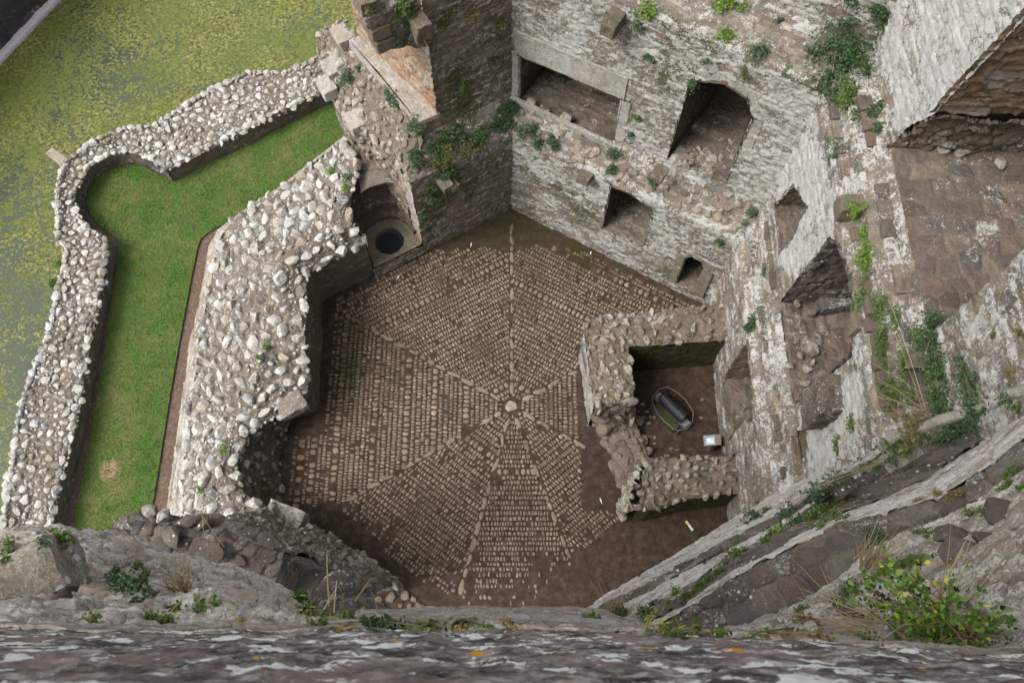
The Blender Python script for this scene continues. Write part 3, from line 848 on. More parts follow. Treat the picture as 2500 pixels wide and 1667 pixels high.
# well niche
sill = thing('well_niche', B(.55, 5.5, .44), 'stone niche with raised sill and round well shaft beside the broken wall edge', 'niche')
WC = at(950, 588, .45)
def ring(r, z, a0, a1, n=40, cx=0, cy=0):
    th = np.linspace(a0, a1, n)
    return np.array([WC + (f * np.sin(t) + e_ * np.cos(t)) * r + np.array([0, 0, z - .45]) for t in th])
sill_poly = [B(-.15, 4.83, .44), B(1.26, 4.83, .44), B(1.3, 6.6, .44), B(-.15, 6.6, .44)]
_rim = ring(.385, .45, 0, 2 * pi, 49)
def annulus_sheet():
    # sill slab with a round hole: loft from the rim to the slab outline
    outl = []
    for t in np.linspace(0, 2 * pi, 49):
        d = f * np.sin(t) + e_ * np.cos(t)
        best = 9
        for (n_, off) in ((-f, np.dot(WC - B(0, 4.83, 0), f)), (f, np.dot(B(0, 6.6, 0) - WC, f)), (-e_, np.dot(WC - B(-.15, 5, 0), e_)), (e_, np.dot(B(1.28, 5, 0) - WC, e_))):
            k = np.dot(d, n_)
            if k > 1e-4: best = min(best, off / k)
        outl.append(WC + d * best)
    outl = np.array(outl); outl[:, 2] = .45
    low = _rim.copy(); low[:, 2] = -.8
    return loft('sill_slab', [low, _rim, (outl + _rim) / 2, outl], M['dressed_d'], sill, res=.05, st=None, seed=120, matched=True, jag=.0, big=.012, flip=True)
M['dressed_d'] = masonry('dark_dressed_stone', [(.2, .17, .13), (.23, .2, .155)], lich=.1, green=.3, dark=.25)  # darker version of the dressed stone, for the niche sill
annulus_sheet()
loft('sill_front', [[B(-.2, 4.82, -.1), B(1.3, 4.82, -.1)], [B(-.2, 4.81, .45), B(1.3, 4.81, .45)]], M['back_left'], sill, res=.035, st=(.3, .14, .03), seed=121, flip=True, jag=.01)
rim2 = lambda r, z: ring(r, z, -.25, pi + .25)
loft('drum_wall', [rim2(.62, .46), rim2(.62, .62), rim2(.8, .64), rim2(.8, 1.0), rim2(.98, 1.03), rim2(1.02, 1.3), rim2(1.15, 2.0)], M['dark_in'], sill, res=.04, st=(.26, .16, .03), seed=122, matched=True, jag=.012, flip=True)
loft('vault_top', [ats([(862, 352, 2.05), (880, 340, 2.05), (910, 335, 2.15), (950, 400, 2.3)]), ats([(868, 400, 2.0), (905, 395, 2.0), (940, 400, 2.0), (972, 410, 2.1)]), ats([(880, 472, 1.86), (905, 456, 1.92), (940, 446, 1.95), (992, 448, 1.95)]), ats([(880, 474, 1.7), (905, 460, 1.76), (940, 451, 1.8), (992, 453, 1.8)])], M['mortar_top'], sill, res=.04, st=None, seed=123, jag=.02, flip=True)
loft('side_wall', [ats([(864, 352, 2.1), (866, 420, 2.05), (852, 512, 2.0), (868, 545, 1.9), (893, 598, 1.62)]), [B(1.15, 7.3, 1.0), B(1.2, 6.6, 1.0), B(1.25, 6.0, .9), B(1.27, 5.4, .8), B(1.25, 4.84, .8)], [B(1.15, 7.3, .3), B(1.2, 6.6, .3), B(1.25, 6.0, .3), B(1.27, 5.4, .3), B(1.25, 4.84, .3)]], M['back_left'], sill, res=.04, st=(.3, .14, .03), seed=124, matched=True, jag=.02)
shaft = ring(.385, -.75, 0, 2 * pi, 33)
grate = thing('well_grate', WC, 'round black wire grate closing the well shaft in the niche', 'grate')
blackm = plain('black_iron', (.014, .015, .018), .45, .3)
wire = plain('dull_wire', (.045, .05, .06), .5, .2)
def bars(name, segs, r, mat, parent, ns=5):
    V, F, off = [], [], 0
    for a, b in segs:
        a, b = np.array(a, float), np.array(b, float)
        d = b - a; d /= max(np.linalg.norm(d), 1e-9)
        x = np.cross(d, up if abs(d[2]) < .9 else np.array([1.0, 0, 0])); x /= np.linalg.norm(x); y = np.cross(d, x)
        for q in (a, b):
            V += [q + r * (x * cos(2 * pi * k / ns) + y * sin(2 * pi * k / ns)) for k in range(ns)]
        F += [(off + k, off + (k + 1) % ns, off + ns + (k + 1) % ns, off + ns + k) for k in range(ns)]
        F += [tuple(off + k for k in range(ns))[::-1], tuple(off + ns + k for k in range(ns))]
        off += 2 * ns
    return raw_mesh(name, np.array(V), F, mat, parent, None, False)
gz = .3
GC = np.array([WC[0], WC[1], gz])
o = raw_mesh('shaft_darkness', [GC + np.array([.38 * cos(t), .38 * sin(t), -.12]) for t in np.linspace(0, 2 * pi, 32, endpoint=False)], [tuple(range(32))], plain('dark_void', (.004, .004, .005), .9), grate, None, False)  # black disc standing in for the unlit depth of the shaft
segs = []
for i in range(-9, 10):
    o_ = i * .04; L = math.sqrt(max(0, .37 ** 2 - o_ ** 2))
    for an in (radians(35), radians(95)):
        d = np.array([cos(an), sin(an), 0]); n_ = np.array([-d[1], d[0], 0])
        segs.append((GC + n_ * o_ - d * L, GC + n_ * o_ + d * L))
bars('mesh_wire', segs, .006, wire, grate, 4)
rim_s = [(GC + .365 * np.array([cos(t), sin(t), 0]), GC + .365 * np.array([cos(t + pi / 3), sin(t + pi / 3), 0])) for t in np.arange(0, 2 * pi, pi / 3)]
bars('grate_frame', rim_s, .014, wire, grate, 6)

# back right
BR = thing('tower_wall', loc('BR', 0, 4.84, 0), 'lichen whitened back wall with wide fireplace, arched window and low doorway', 'wall')
FP = [(2.93, 3.72), (.5, 3.72), (.5, 5.3), (2.93, 5.22)]
AW = [(-.8, 4.12), (-2.16, 4.2), (-2.18, 6.35), (-1.95, 6.8), (-1.45, 6.95), (-1.0, 6.75), (-.84, 6.5)]
OP = [(.16, 1.25), (-.93, 1.45), (-.94, 2.95), (-.4, 3.12), (.15, 3.1)]
DR = [(-2.02, .4), (-2.5, .42), (-2.5, 1.62), (-2.4, 1.82), (-2.14, 1.86), (-2.03, 1.66)]
wall('masonry', 'BR', PROF, -.1, 12.5, [FP, AW, OP, DR], M['back_right'], BR, res=.03, s0=-1.05, st=(.32, .11, .026), seed=201, big=.02, crust=[([(-4, 4.1), (-4, 7.6), (-2.2, 7.6), (-2.2, 4.1)], .35), ([(-4, -1), (4, -1), (4, 2.2), (-4, 2.4)], -.25), ([(-4, 3.3), (4, 3.3), (4, 3.95), (-4, 3.95)], -.5), ([(-4, 7.7), (4, 7.7), (4, 8.5), (-4, 8.5)], -.6)])
g, h_e = frame('BR')
def A_(t, a, z): return loc('BR', t, a, z)
def unit_(v): return v / max(np.linalg.norm(v), 1e-9)
def recess(name, w, poly, a0, depth, shrink, mat_side, mat_back, parent, seed, tshift=0, zs=(0, 0), st=(.3, .15, .03), floor_mat=None):
    """sides and back of an opening cut into a wall"""
    poly = np.array(poly); c = poly.mean(0)
    inner = c + (poly - c) * np.array([shrink, 1]) + np.array([tshift, 0])
    lo = poly[:, 1] < c[1]
    inner[lo, 1] += zs[0]; inner[~lo, 1] += zs[1]
    a0s = a0 if hasattr(a0, '__len__') else [a0] * len(poly)
    front = [loc(w, t, a - .05, z) for (t, z), a in zip(poly, a0s)]; back = [loc(w, t, a0s[i] + depth, z) for i, (t, z) in enumerate(inner)]
    n = len(poly)
    for i in range(n):
        j = (i + 1) % n
        isfloor = lo[i] and lo[j] and abs(poly[i][1] - poly[j][1]) < .35 * abs(poly[i][0] - poly[j][0])
        m = floor_mat if (isfloor and floor_mat) else mat_side
        ef, eb = unit_(front[j] - front[i]) * .07, unit_(back[j] - back[i]) * .07
        loft('sill' if isfloor else 'reveal', [[front[i] - ef, front[j] + ef], [back[i] - eb, back[j] + eb]], m, parent, res=.04, st=st, seed=seed + i, jag=.01, big=.015, flip=(w in ('BR', 'BL', 'R', 'LR')))
    ic = inner.mean(0)
    back = [loc(w, t, a0s[0] + depth - .06, z) for t, z in ic + (inner - ic) * 1.12]
    raw_mesh(name, back, [tuple(range(n))], mat_back, parent, np.tile([.5, .2, .5], (n, 1)), False)
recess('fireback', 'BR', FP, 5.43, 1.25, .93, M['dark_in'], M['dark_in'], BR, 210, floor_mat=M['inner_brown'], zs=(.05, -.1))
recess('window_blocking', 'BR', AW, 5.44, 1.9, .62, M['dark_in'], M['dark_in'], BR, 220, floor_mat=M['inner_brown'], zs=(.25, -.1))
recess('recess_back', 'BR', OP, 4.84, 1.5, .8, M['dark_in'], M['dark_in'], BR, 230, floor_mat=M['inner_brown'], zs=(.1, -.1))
recess('passage_dark_panel', 'BR', DR, 4.84, 1.6, 1.0, M['dark_in'], plain('passage_dark', (.02, .015, .012), .9), BR, 240, floor_mat=M['paving'])  # near-black back panel paints in the darkness of the passage
# dressed surrounds
def strip(name, w, pts_in, pts_out, a, mat, parent, seed, proud=.03):
    r0 = [loc(w, t, a + .06, z) for t, z in pts_in]; r1 = [loc(w, t, a - proud, z) for t, z in pts_in]; r2 = [loc(w, t, a - proud, z) for t, z in pts_out]; r3 = [loc(w, t, a + .05, z) for t, z in pts_out]
    return loft(name, [r0, r1, r2, r3], mat, parent, res=.035, st=(.35, .6, .004), seed=seed, matched=True, jag=.008, big=.008, rough=.006, flip=True)
M['surround'] = masonry('pale_surround', [(.36, .34, .31), (.42, .4, .36), (.4, .37, .33)], (.34, .31, .28), lich=.5, lcol=(.54, .54, .52), green=.15, dark=.3)
M['surround_g'] = masonry('greenish_surround', [(.22, .2, .15), (.26, .23, .175), (.24, .22, .17)], (.2, .18, .14), lich=.2, lcol=(.5, .5, .44), green=.2, dark=.12)
strip('fireplace_lintel', 'BR', [(.42, 5.31), (3.02, 5.22)], [(.42, 5.98), (3.1, 5.92)], 5.43, M['surround'], BR, 250)
strip('fireplace_jamb', 'BR', [(.5, 3.7), (.5, 5.3)], [(.25, 3.7), (.25, 5.3)], 5.43, M['surround'], BR, 251)
strip('fireplace_jamb', 'BR', [(2.93, 3.72), (2.93, 5.22)], [(3.12, 3.72), (3.12, 5.22)], 5.43, M['surround'], BR, 252)
strip('hearth_edge', 'BR', [(.25, 3.9), (3.1, 3.9)], [(.25, 3.62), (3.1, 3.62)], 5.3, M['surround'], BR, 253)
strip('window_arch', 'BR', [(-.84, 6.5), (-1.0, 6.75), (-1.45, 6.95), (-1.95, 6.8), (-2.18, 6.35)], [(-.7, 6.62), (-.92, 6.98), (-1.45, 7.22), (-2.08, 7.02), (-2.42, 6.4)], 5.45, M['surround'], BR, 254, .012)
strip('window_jamb', 'BR', [(-2.16, 4.2), (-2.18, 6.35)], [(-2.42, 4.2), (-2.42, 6.4)], 5.45, M['surround'], BR, 255, .02)
strip('door_jamb', 'BR', [(-2.03, .3), (-2.03, 1.66)], [(-1.8, .3), (-1.8, 1.8)], 4.84, M['surround_g'], BR, 256, .03)
strip('door_jamb', 'BR', [(-2.5, .3), (-2.5, 1.62)], [(-2.78, .3), (-2.78, 1.62)], 4.84, M['surround_g'], BR, 257, .05)
strip('door_head', 'BR', [(-2.03, 1.66), (-2.14, 1.86), (-2.4, 1.82), (-2.5, 1.62)], [(-1.92, 1.76), (-2.1, 1.98), (-2.5, 1.95), (-2.76, 1.68)], 4.84, M['surround_g'], BR, 258, .04)
block('corbel', box_pts(onwall('BR', 5.25, 1496, 55), (h_e, g, up), (.16, .26, .16)), M['corbel'], BR, 44, amp=.045, bev=.035, cuts=4)
block('corbel', box_pts(onwall('BR', 4.75, 1430, 430), (h_e, g, up), (.16, .2, .1)), M['corbel'], BR, 45)
block('corbel', box_pts(onwall('BR', 4.8, 1610, 425), (h_e, g, up), (.15, .18, .09)), M['core_brown'], BR, 46, amp=.05, bev=.03, cuts=4)
rngb = np.random.default_rng(9)
pp, nn, zz = [], [], []
for k in range(150):
    t = rngb.uniform(-3.0, 3.0); q = rngb.random()
    z = 3.3 + .6 * q
    a = np.interp(z, [p[0] for p in PROF], [p[1] for p in PROF])
    pp.append(A_(t, a, z)); nn.append(-g * .7 + up * .7); zz.append(rngb.uniform(.05, .14))
rocks('ledge_stone', np.array(pp), np.array(nn), np.array(zz), M['boulder_b'], BR, 47, 2, sink=.45)
pp, nn, zz = [], [], []
for k in range(60):
    t = rngb.uniform(-2.0, -.9); a = rngb.uniform(5.4, 5.95)
    pp.append(A_(t, a, 4.16 + (a - 5.4) * .1)); nn.append(up - g * .2); zz.append(rngb.uniform(.06, .13))
rocks('sill_rubble', np.array(pp), np.array(nn), np.array(zz), M['boulder_b'], BR, 48, 2, sink=.5)

# right
PROFR = [(-.3, 5.0), (.5, 4.98), (3.3, 4.97), (3.42, 5.12), (3.62, 5.14), (3.72, 5.3), (3.98, 5.33), (4.06, 5.46), (7.6, 5.48), (7.72, 5.68), (8.0, 5.72), (8.15, 6.08), (8.35, 6.18), (14.5, 6.25)]
RW = thing('tower_wall', (4.98, 6.95, 0), 'white and brown right hand wall with three tiers of openings and step-like ledges', 'wall')
W0 = [(.33, .95), (-1.1, .95), (-1.08, 3.2), (.3, 3.2)]
W1 = [(.82, 4.09), (.62, 7.0), (.3, 7.35), (-.3, 7.55), (-.9, 7.5), (-1.4, 7.25), (-1.62, 7.0), (-1.4, 4.09)]
W2 = [(2.78, 4.6), (1.75, 4.5), (1.62, 5.0), (1.7, 6.25), (2.2, 5.95), (2.5, 5.75)]
W3 = [(1.55, 8.36), (1.48, 8.95), (1.15, 9.65), (.82, 11.8), (.45, 14.6), (-1.8, 14.6), (-1.76, 8.36)]
GAP = [(-1.9, 4.05), (-2.5, 4.05), (-2.4, 4.55), (-2.05, 4.6)]
wall('masonry', 'R', PROFR, -.1, 14.3, [W0, W1, W2, W3, GAP], M['right'], RW, res=.026, st=(.36, .17, .034), seed=301, big=.022, s1=1.07, s0=-1.1, crust=[([(3.6, 8.75), (2.4, 8.5), (1.6, 8.45), (1.2, 9.2), (.9, 9.5), (.7, 14.6), (4.6, 14.6)], 1.0), ([(3.4, 5.0), (3.1, 7.3), (.9, 7.4), (.5, 7.0), (.84, 4.9), (1.7, 4.2), (2.9, 4.6)], .85), ([(-1.35, 4.2), (-1.55, 6.6), (-1.9, 7.3), (-2.6, 7.4), (-3.2, 5.4), (-3.0, 4.2)], .85), ([(-1.0, .1), (-1.0, 3.3), (-3, 3.3), (-3, .1)], .25), ([(3, 3.2), (3, -.2), (-3, -.2), (-3, 3.2)], -.25)])
def R_(t, a, z): return loc('R', t, a, z)
recess('window_blocking', 'R', W0, 4.97, 1.15, .9, M['core_brown'], M['dark_in'], RW, 310, floor_mat=M['inner_brown'], zs=(.12, 0))
recess('embrasure_back', 'R', W1, 5.47, 2.6, .9, M['near'], M['inner_brown'], RW, 320, floor_mat=M['inner_brown'], zs=(.12, 0), st=(.34, .24, .05))
recess('loop_back', 'R', W2, 5.47, 1.4, .9, M['core_brown'], M['dark_in'], RW, 330, floor_mat=M['inner_brown'])
recess('hole_back', 'R', GAP, 5.47, .5, .9, M['core_brown'], M['dark_in'], RW, 335)
M['quoin'] = masonry('brown_quoin_courses', [(.21, .14, .085), (.27, .19, .115), (.17, .115, .085), (.30, .23, .15), (.32, .29, .26), (.24, .17, .11)], (.2, .145, .1), lich=.1, green=.0, dark=.2)
loft('window_reveal', [[R_(1.16, 6.1, 9.62), R_(1.1, 9.8, 9.62)], [R_(.82, 6.1, 11.8), R_(.78, 9.8, 11.8)], [R_(.45, 6.1, 14.5), R_(.42, 9.8, 14.5)]], M['quoin'], RW, res=.03, st=(.5, .24, .04), seed=340, flip=True, jag=.012)
loft('broken_footing', [[R_(1.14, 6.12, 9.68), R_(1.08, 7.6, 9.66), R_(1.08, 9.9, 9.66)], [R_(1.32, 6.2, 9.4), R_(1.3, 7.6, 9.4), R_(1.3, 9.9, 9.4)], [R_(1.42, 6.15, 8.9), R_(1.36, 7.6, 8.95), R_(1.36, 9.9, 8.95)], [R_(1.56, 6.05, 8.3), R_(1.5, 7.6, 8.3), R_(1.5, 9.9, 8.3)]], M['core_brown'], RW, res=.035, st=(.3, .2, .09), seed=341, flip=True, jag=.07, big=.08)
loft('footing_core', [[R_(1.85, 6.22, 9.9), R_(1.85, 9.9, 9.9)], [R_(1.85, 6.22, 8.1), R_(1.85, 9.9, 8.1)]], M['inner_brown'], RW, res=.1, st=(.3, .2, .03), seed=345, flip=True)
loft('embrasure_floor', [[R_(1.8, 6.08, 8.37), R_(1.8, 9.9, 8.37)], [R_(-1.9, 6.08, 8.37), R_(-1.9, 9.9, 8.37)]], M['inner_brown'], RW, res=.028, st=(.4, .32, .022), seed=342, jag=.01, big=.03, flip=True)
loft('window_reveal', [[R_(-1.76, 6.2, 8.3), R_(-1.6, 9.6, 8.3)], [R_(-1.8, 6.2, 14.4), R_(-1.6, 9.6, 14.4)]], M['dressed'], RW, res=.04, st=(.5, .3, .02), seed=343, flip=False, jag=.01)
ex, ey = np.array([1.0, 0, 0]), np.array([0, 1.0, 0])
for k, (px, py, a, hw) in enumerate([(2072, 508, 5.5, (.2, .16, .2)), (2106, 795, 5.55, (.2, .15, .17)), (1841, 1014, 5.0, (.16, .1, .13)), (1866, 1213, 5.1, (.2, .12, .15)), (2240, 885, 5.9, (.22, .12, .12)), (1808, 800, 5.05, (.13, .14, .16))]):
    block('corbel', box_pts(onwall('R', a, px, py), (ex, ey, up), hw), M['corbel'], RW, 360 + k, amp=.045, bev=.035, cuts=4)
rl = np.random.default_rng(12)
for a_, z_, hz, da in ((5.22, 3.66, .06, .09), (5.4, 4.02, .05, .07), (5.62, 7.72, .07, .11), (5.95, 8.1, .06, .12)):
    y = 3.9
    while y < 10.0:
        L = rl.uniform(.22, .5)
        if rl.random() < .85 and not (5.45 < y + L / 2 < 7.9 and z_ == 4.02):
            block('ledge_stone', box_pts(np.array([a_ + rl.normal() * .015, y + L / 2, z_ + rl.normal() * .015]), (ex, ey, up), (da, L / 2 - .012, hz)), M['inner_brown'] if rl.random() < .7 else M['right'], RW, int(rl.integers(9999)), amp=.025, cuts=2)
        y += L
for k, (px, py, s_) in enumerate([(2390, 345, .24), (2350, 372, .13), (2440, 400, .12), (2280, 322, .14)]): rocks('fallen_stone', [at(px, py, 8.45)], [up - ey * .4], [s_], M['boulder_b'], RW, 396 + k, 3, sink=.4)
block('fallen_block', box_pts(at(2050, 738, 4.35), (np.array([.98, .17, 0]), np.array([-.17, .98, 0]), up), (.42, .16, .16)), M['near'], RW, 371, amp=.02)
for k, (px, py, z, s) in enumerate([(1985, 765, 4.3, .13), (1945, 740, 4.25, .1), (1930, 715, 4.25, .07), (1965, 715, 4.25, .06), (1982, 715, 4.3, .1), (1955, 868, 4.2, .1), (1980, 855, 4.2, .16), (1985, 885, 4.2, .09), (1970, 900, 4.2, .12), (1965, 935, 4.2, .1), (1928, 893, 4.2, .09)]):
    rocks('loose_stone', [at(px, py, z)], [up], [s], M['boulder_b'], RW, 380 + k, 2, sink=.35)
block('jutting_masonry', box_pts(loc('R', -2.0, 5.35, 5.9), (ex, ey, up), (.25, .33, .55)), M['near'], RW, 395, cuts=6, amp=.07, bev=.05)

# ------------------------------------------------------------------ near right side: ledges stacked up towards the viewer
LRW = thing('tower_wall', loc('LR', 0, 5.1, 0), 'near right wall rising in pale bands and dark stone ledges with plants', 'wall')
def lr(pts, z): return ats(pts, z)
def band(px, z0, z1=None):
    n = len(px); z1 = z0 if z1 is None else z1
    return np.array([at(p[0], p[1], z0 + (z1 - z0) * i / (n - 1)) for i, p in enumerate(px)])
r1 = band([(1380, 1535), (1440, 1490), (1482, 1461), (1560, 1413), (1640, 1365), (1710, 1322), (1782, 1278), (1860, 1232), (1950, 1178), (2080, 1100)], 3.3)
r1b = band([(1385, 1540), (1440, 1500), (1480, 1470), (1600, 1396), (1706, 1345), (1782, 1297), (1870, 1245), (1955, 1195), (2020, 1160), (2110, 1105)], 5.4)
r2 = band([(1390, 1545), (1440, 1512), (1480, 1479), (1600, 1420), (1706, 1366), (1775, 1326), (1880, 1272), (1960, 1228), (2060, 1165), (2150, 1110)], 7.2)
r3 = band([(1395, 1550), (1450, 1518), (1540, 1470), (1650, 1415), (1765, 1352), (1840, 1312), (1960, 1250), (2070, 1182), (2110, 1155), (2190, 1105)], 7.5)
r4 = band([(1400, 1556), (1475, 1540), (1580, 1500), (1654, 1452), (1709, 1418), (1763, 1380), (1837, 1340), (1980, 1240), (2090, 1175), (2200, 1112)], 8.5)
r5 = band([(1410, 1560), (1500, 1556), (1600, 1520), (1670, 1481), (1797, 1398), (1851, 1372), (1940, 1322), (2044, 1268), (2148, 1228), (2265, 1172), (2420, 1065), (2560, 955)], 9.0)
r6 = band([(1415, 1563), (1508, 1562), (1608, 1528), (1680, 1490), (1800, 1408), (1856, 1382), (1945, 1333), (2060, 1288), (2148, 1262), (2290, 1226), (2430, 1128), (2560, 1030)], 9.15, 11.8)
r7 = band([(1420, 1568), (1520, 1580), (1700, 1552), (1800, 1534), (1908, 1507), (1990, 1470), (2040, 1435), (2100, 1378), (2200, 1322), (2300, 1285), (2420, 1220), (2560, 1130)], 9.6, 12.2)
loft('lower_face', [drop(r1, 0), r1, r1b, r2], M['near_white'], LRW, res=.03, st=(.45, .22, .05), seed=401, flip=True, jag=.02)
loft('ledge_course', [r2, r3], M['near'], LRW, res=.02, st=(.36, .5, .05), seed=402, flip=True, jag=.02)
loft('pale_riser', [r3, r4], M['near_white'], LRW, res=.02, st=(.4, .2, .04), seed=403, flip=True, jag=.02)
loft('upper_ledge', [r4, r5], M['near'], LRW, res=.02, st=(.34, .3, .05), seed=404, flip=True, jag=.03)
def ext(r, L=2.6):
    d = r[-1] - r[-2]; d = d / np.linalg.norm(d)
    return np.vstack([r, r[-1] + d * L])
r5, r6, r7 = ext(r5), ext(r6), ext(r7)
loft('white_face', [r5, r6], M['near_white'], LRW, res=.02, st=(.5, .18, .03), seed=405, flip=True, jag=.02)
loft('broken_top', [r6, r7], M['near'], LRW, res=.018, st=(.3, .3, .05), seed=406, flip=True, jag=.04, big=.05)
UPR = thing('tower_wall', at(2100, 1480, 14), 'rough rock-like top of the near right wall overgrown with bramble', 'wall')
r8 = band([(1430, 1575), (1530, 1592), (1750, 1565), (1900, 1532), (2020, 1485), (2110, 1415), (2230, 1360), (2330, 1310), (2440, 1245), (2580, 1150)], 13.3, 14)
r8b = band([(1430, 1578), (1530, 1600), (1750, 1572), (1930, 1545), (2060, 1510), (2180, 1450), (2280, 1405), (2380, 1350), (2460, 1300), (2580, 1220)], 14.0, 15)
r8c = band([(1430, 1582), (1540, 1604), (1760, 1580), (1950, 1560), (2100, 1535), (2220, 1500), (2330, 1460), (2420, 1420), (2500, 1370), (2590, 1310)], 14.5, 15.8)
r9 = band([(1430, 1590), (1560, 1605), (1760, 1590), (1960, 1580), (2110, 1575), (2230, 1585), (2340, 1590), (2430, 1595), (2510, 1600), (2620, 1605)], 15.5, 16.5)
r8, r8b, r8c, r9 = ext(r8), ext(r8b), ext(r8c), ext(r9)
loft('rock_face', [drop(r7, 8), r7 - up * .25, r8 - up * .6, r8, r8b, r8c, r9, r9 - up * 2], masonry('grey_brown_rock_face', [(.25, .215, .185), (.34, .29, .255), (.29, .24, .205), (.4, .35, .31), (.2, .175, .155)], (.36, .3, .26), lich=.5, lcol=(.7, .68, .64), green=.06, dark=.45, spots=.9, fine=2.0), UPR, res=.014, st=(.34, .2, .045), seed=410, flip=True, jag=.07, big=.09, rough=.02)
for k, (px, py, s_) in enumerate([(2375, 1350, .17), (2430, 1325, .12), (2330, 1300, .14), (2460, 1250, .15), (2080, 1500, .1), (2440, 1440, .14), (1990, 1530, .09)]):
    rocks('embedded_stone', [at(px, py, 14.1 + .004 * (py - 1300) + (.5 if px > 2350 else 0)) - up * .02], [up + ey * .6 - ex * .2], [s_], M['near'], UPR, 420 + k, 3, sink=.72, flat=(.4, .5), cutn=12)
# roll moulding of the string course under the upper window
def roll(name, pts, r, mat, parent, seed):
    P = resample(np.array(pts), int(np.linalg.norm(np.diff(pts, axis=0), axis=1).sum() / .03) + 2)
    d = np.gradient(P, axis=0); d /= np.linalg.norm(d, axis=1)[:, None]
    x = np.cross(d, up); x /= np.linalg.norm(x, axis=1)[:, None]; y = np.cross(x, d)
    th = np.linspace(0, 2 * pi, 17)
    G = P[:, None] + r * (np.cos(th)[None, :, None] * x[:, None] + np.sin(th)[None, :, None] * y[:, None])
    G = G + .035 * np.stack([fbm(G, 5, 4, seed + q) for q in range(3)], -1)
    return raw_mesh(name, G.reshape(-1, 3), quads(G.shape[0], 17, None, True), mat, parent, np.tile([.6, 0, .5], (G.shape[0] * 17, 1)))
M['roll'] = masonry('weathered_moulding', [(.24, .225, .2), (.28, .26, .23)], lich=.4, lcol=(.5, .5, .47), green=.05, dark=.35, fine=1.5)
roll('roll_moulding', [at(2165, 1068, 10.6), at(2260, 1040, 10.9), at(2380, 1000, 11.2), at(2540, 935, 11.5)], .06, M['roll'], LRW, 430)
roll('roll_moulding', [at(1935, 1228, 9.0), at(2040, 1165, 9.3), at(2120, 1118, 9.6), at(2170, 1085, 9.9)], .04, M['roll'], LRW, 433)
for k, (px, py, z, hw) in enumerate([(2200, 1110, 10.0, (.16, .12, .2)), (2120, 1130, 9.4, (.12, .1, .12)), (2180, 1085, 10.2, (.1, .12, .15)), (2060, 1190, 9.0, (.14, .1, .1)), (2010, 1200, 8.7, (.14, .1, .1))]):
    block('moulded_stone', box_pts(at(px, py, z), (np.array([.866, .5, 0]), np.array([-.5, .866, 0]), up), hw), M['roll'] if k < 3 else M['near'], LRW, 440 + k, amp=.025)

# ------------------------------------------------------------------ partition walls and low footing inside
PA = thing('partition_wall', (3.2, 8.2, 0), 'low L shaped partition wall with rounded end and cobbled mortar top', 'wall')
PZ = 1.65
def pol(pts, z): return ats(pts, z)
outer = [(1448, 985), (1440, 930), (1434, 870), (1424, 815), (1428, 792), (1442, 776), (1480, 767), (1560, 762), (1650, 752), (1720, 746), (1800, 741), (1850, 735)]
inner = [(1545, 985), (1549, 950), (1546, 920), (1540, 880), (1536, 850), (1540, 846), (1560, 844), (1600, 842), (1660, 836), (1720, 832), (1790, 826), (1850, 820)]
po, pi_ = pol(outer, PZ), pol(inner, PZ)
loft('outer_face', [drop(po, -.05), po], masonry('partition_pale_face', [(.32, .28, .24), (.38, .34, .3), (.34, .3, .26)], (.3, .26, .22), lich=.5, green=.02, dark=.3), PA, res=.035, st=(.3, .13, .03), seed=501, matched=True, jag=.012)
o, Qp = loft('rubble_core', [po, po * .65 + pi_ * .35 + up * .03, po * .3 + pi_ * .7 + up * .03, pi_], M['core_brown'], PA, res=.03, st=(.16, .13, .035), seed=502, matched=True, jag=.04, keep=True)
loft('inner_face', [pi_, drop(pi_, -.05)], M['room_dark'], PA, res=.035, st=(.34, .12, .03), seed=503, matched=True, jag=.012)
surf_rocks('rubble_stone', Qp, M['boulder_b'], PA, 504, .04, .14, 1100, 1.6, sink=.68, up=1)
# stepped broken end running down to the flush footing
le = [pol([(1448, 985), (1500, 988), (1545, 985)], PZ), pol([(1450, 1005), (1500, 1008), (1548, 1000)], 1.25), pol([(1455, 1020), (1505, 1025), (1548, 1018)], .85), pol([(1460, 1040), (1505, 1042), (1548, 1035)], .5), pol([(1470, 1062), (1510, 1060), (1550, 1050)], .22)]
o, Qe = loft('stepped_end', le, M['core_brown'], PA, res=.04, st=(.3, .2, .12), seed=505, keep=True, jag=.05)
surf_rocks('slab_stone', Qe, M['boulder_b'], PA, 506, .09, .2, 260, 1.2, sink=.4, flat=(.25, .4), cutn=9)
FT = thing('wall_footing', at(1520, 1120, 0), 'worn flush footing of pinkish paving stones joining the two partition walls', 'footing')
fl = pol([(1455, 1000), (1462, 1040), (1478, 1085), (1500, 1102), (1502, 1140), (1508, 1165), (1527, 1185), (1540, 1215), (1545, 1240)], .2)
fr = pol([(1550, 1000), (1552, 1030), (1563, 1070), (1578, 1105), (1586, 1128), (1590, 1140), (1590, 1170), (1600, 1200), (1605, 1240)], .2)
o, Qf = loft('footing_course', [drop(fl, -.05), fl, fl * .5 + fr * .5 + up * .03, fr, drop(fr, -.05)], M['paving'], FT, res=.025, st=(.28, .24, .05), seed=507, matched=True, jag=.03, keep=True)
top = Qf[..., 2] > .12
Pf = Qf[top]; rf = np.random.default_rng(77)
ii, ss = darts(Pf, None, rf, .07, .17, 700, 1.2)
rocks('paving_stone', Pf[ii], np.tile(up, (len(ii), 1)), ss, M['paving'], FT, 508, 2, sink=.82, flat=(.3, .42), cutn=10)
PB = thing('partition_wall', (4.0, 4.8, 0), 'short rubble partition with jagged pale end above the dark recess', 'wall')
bo = pol([(1570, 1150), (1588, 1130), (1620, 1114), (1680, 1112), (1750, 1109), (1820, 1106), (1870, 1104)], 1.3)
bi = pol([(1560, 1240), (1585, 1244), (1620, 1236), (1690, 1218), (1760, 1208), (1830, 1202), (1880, 1200)], 1.3)
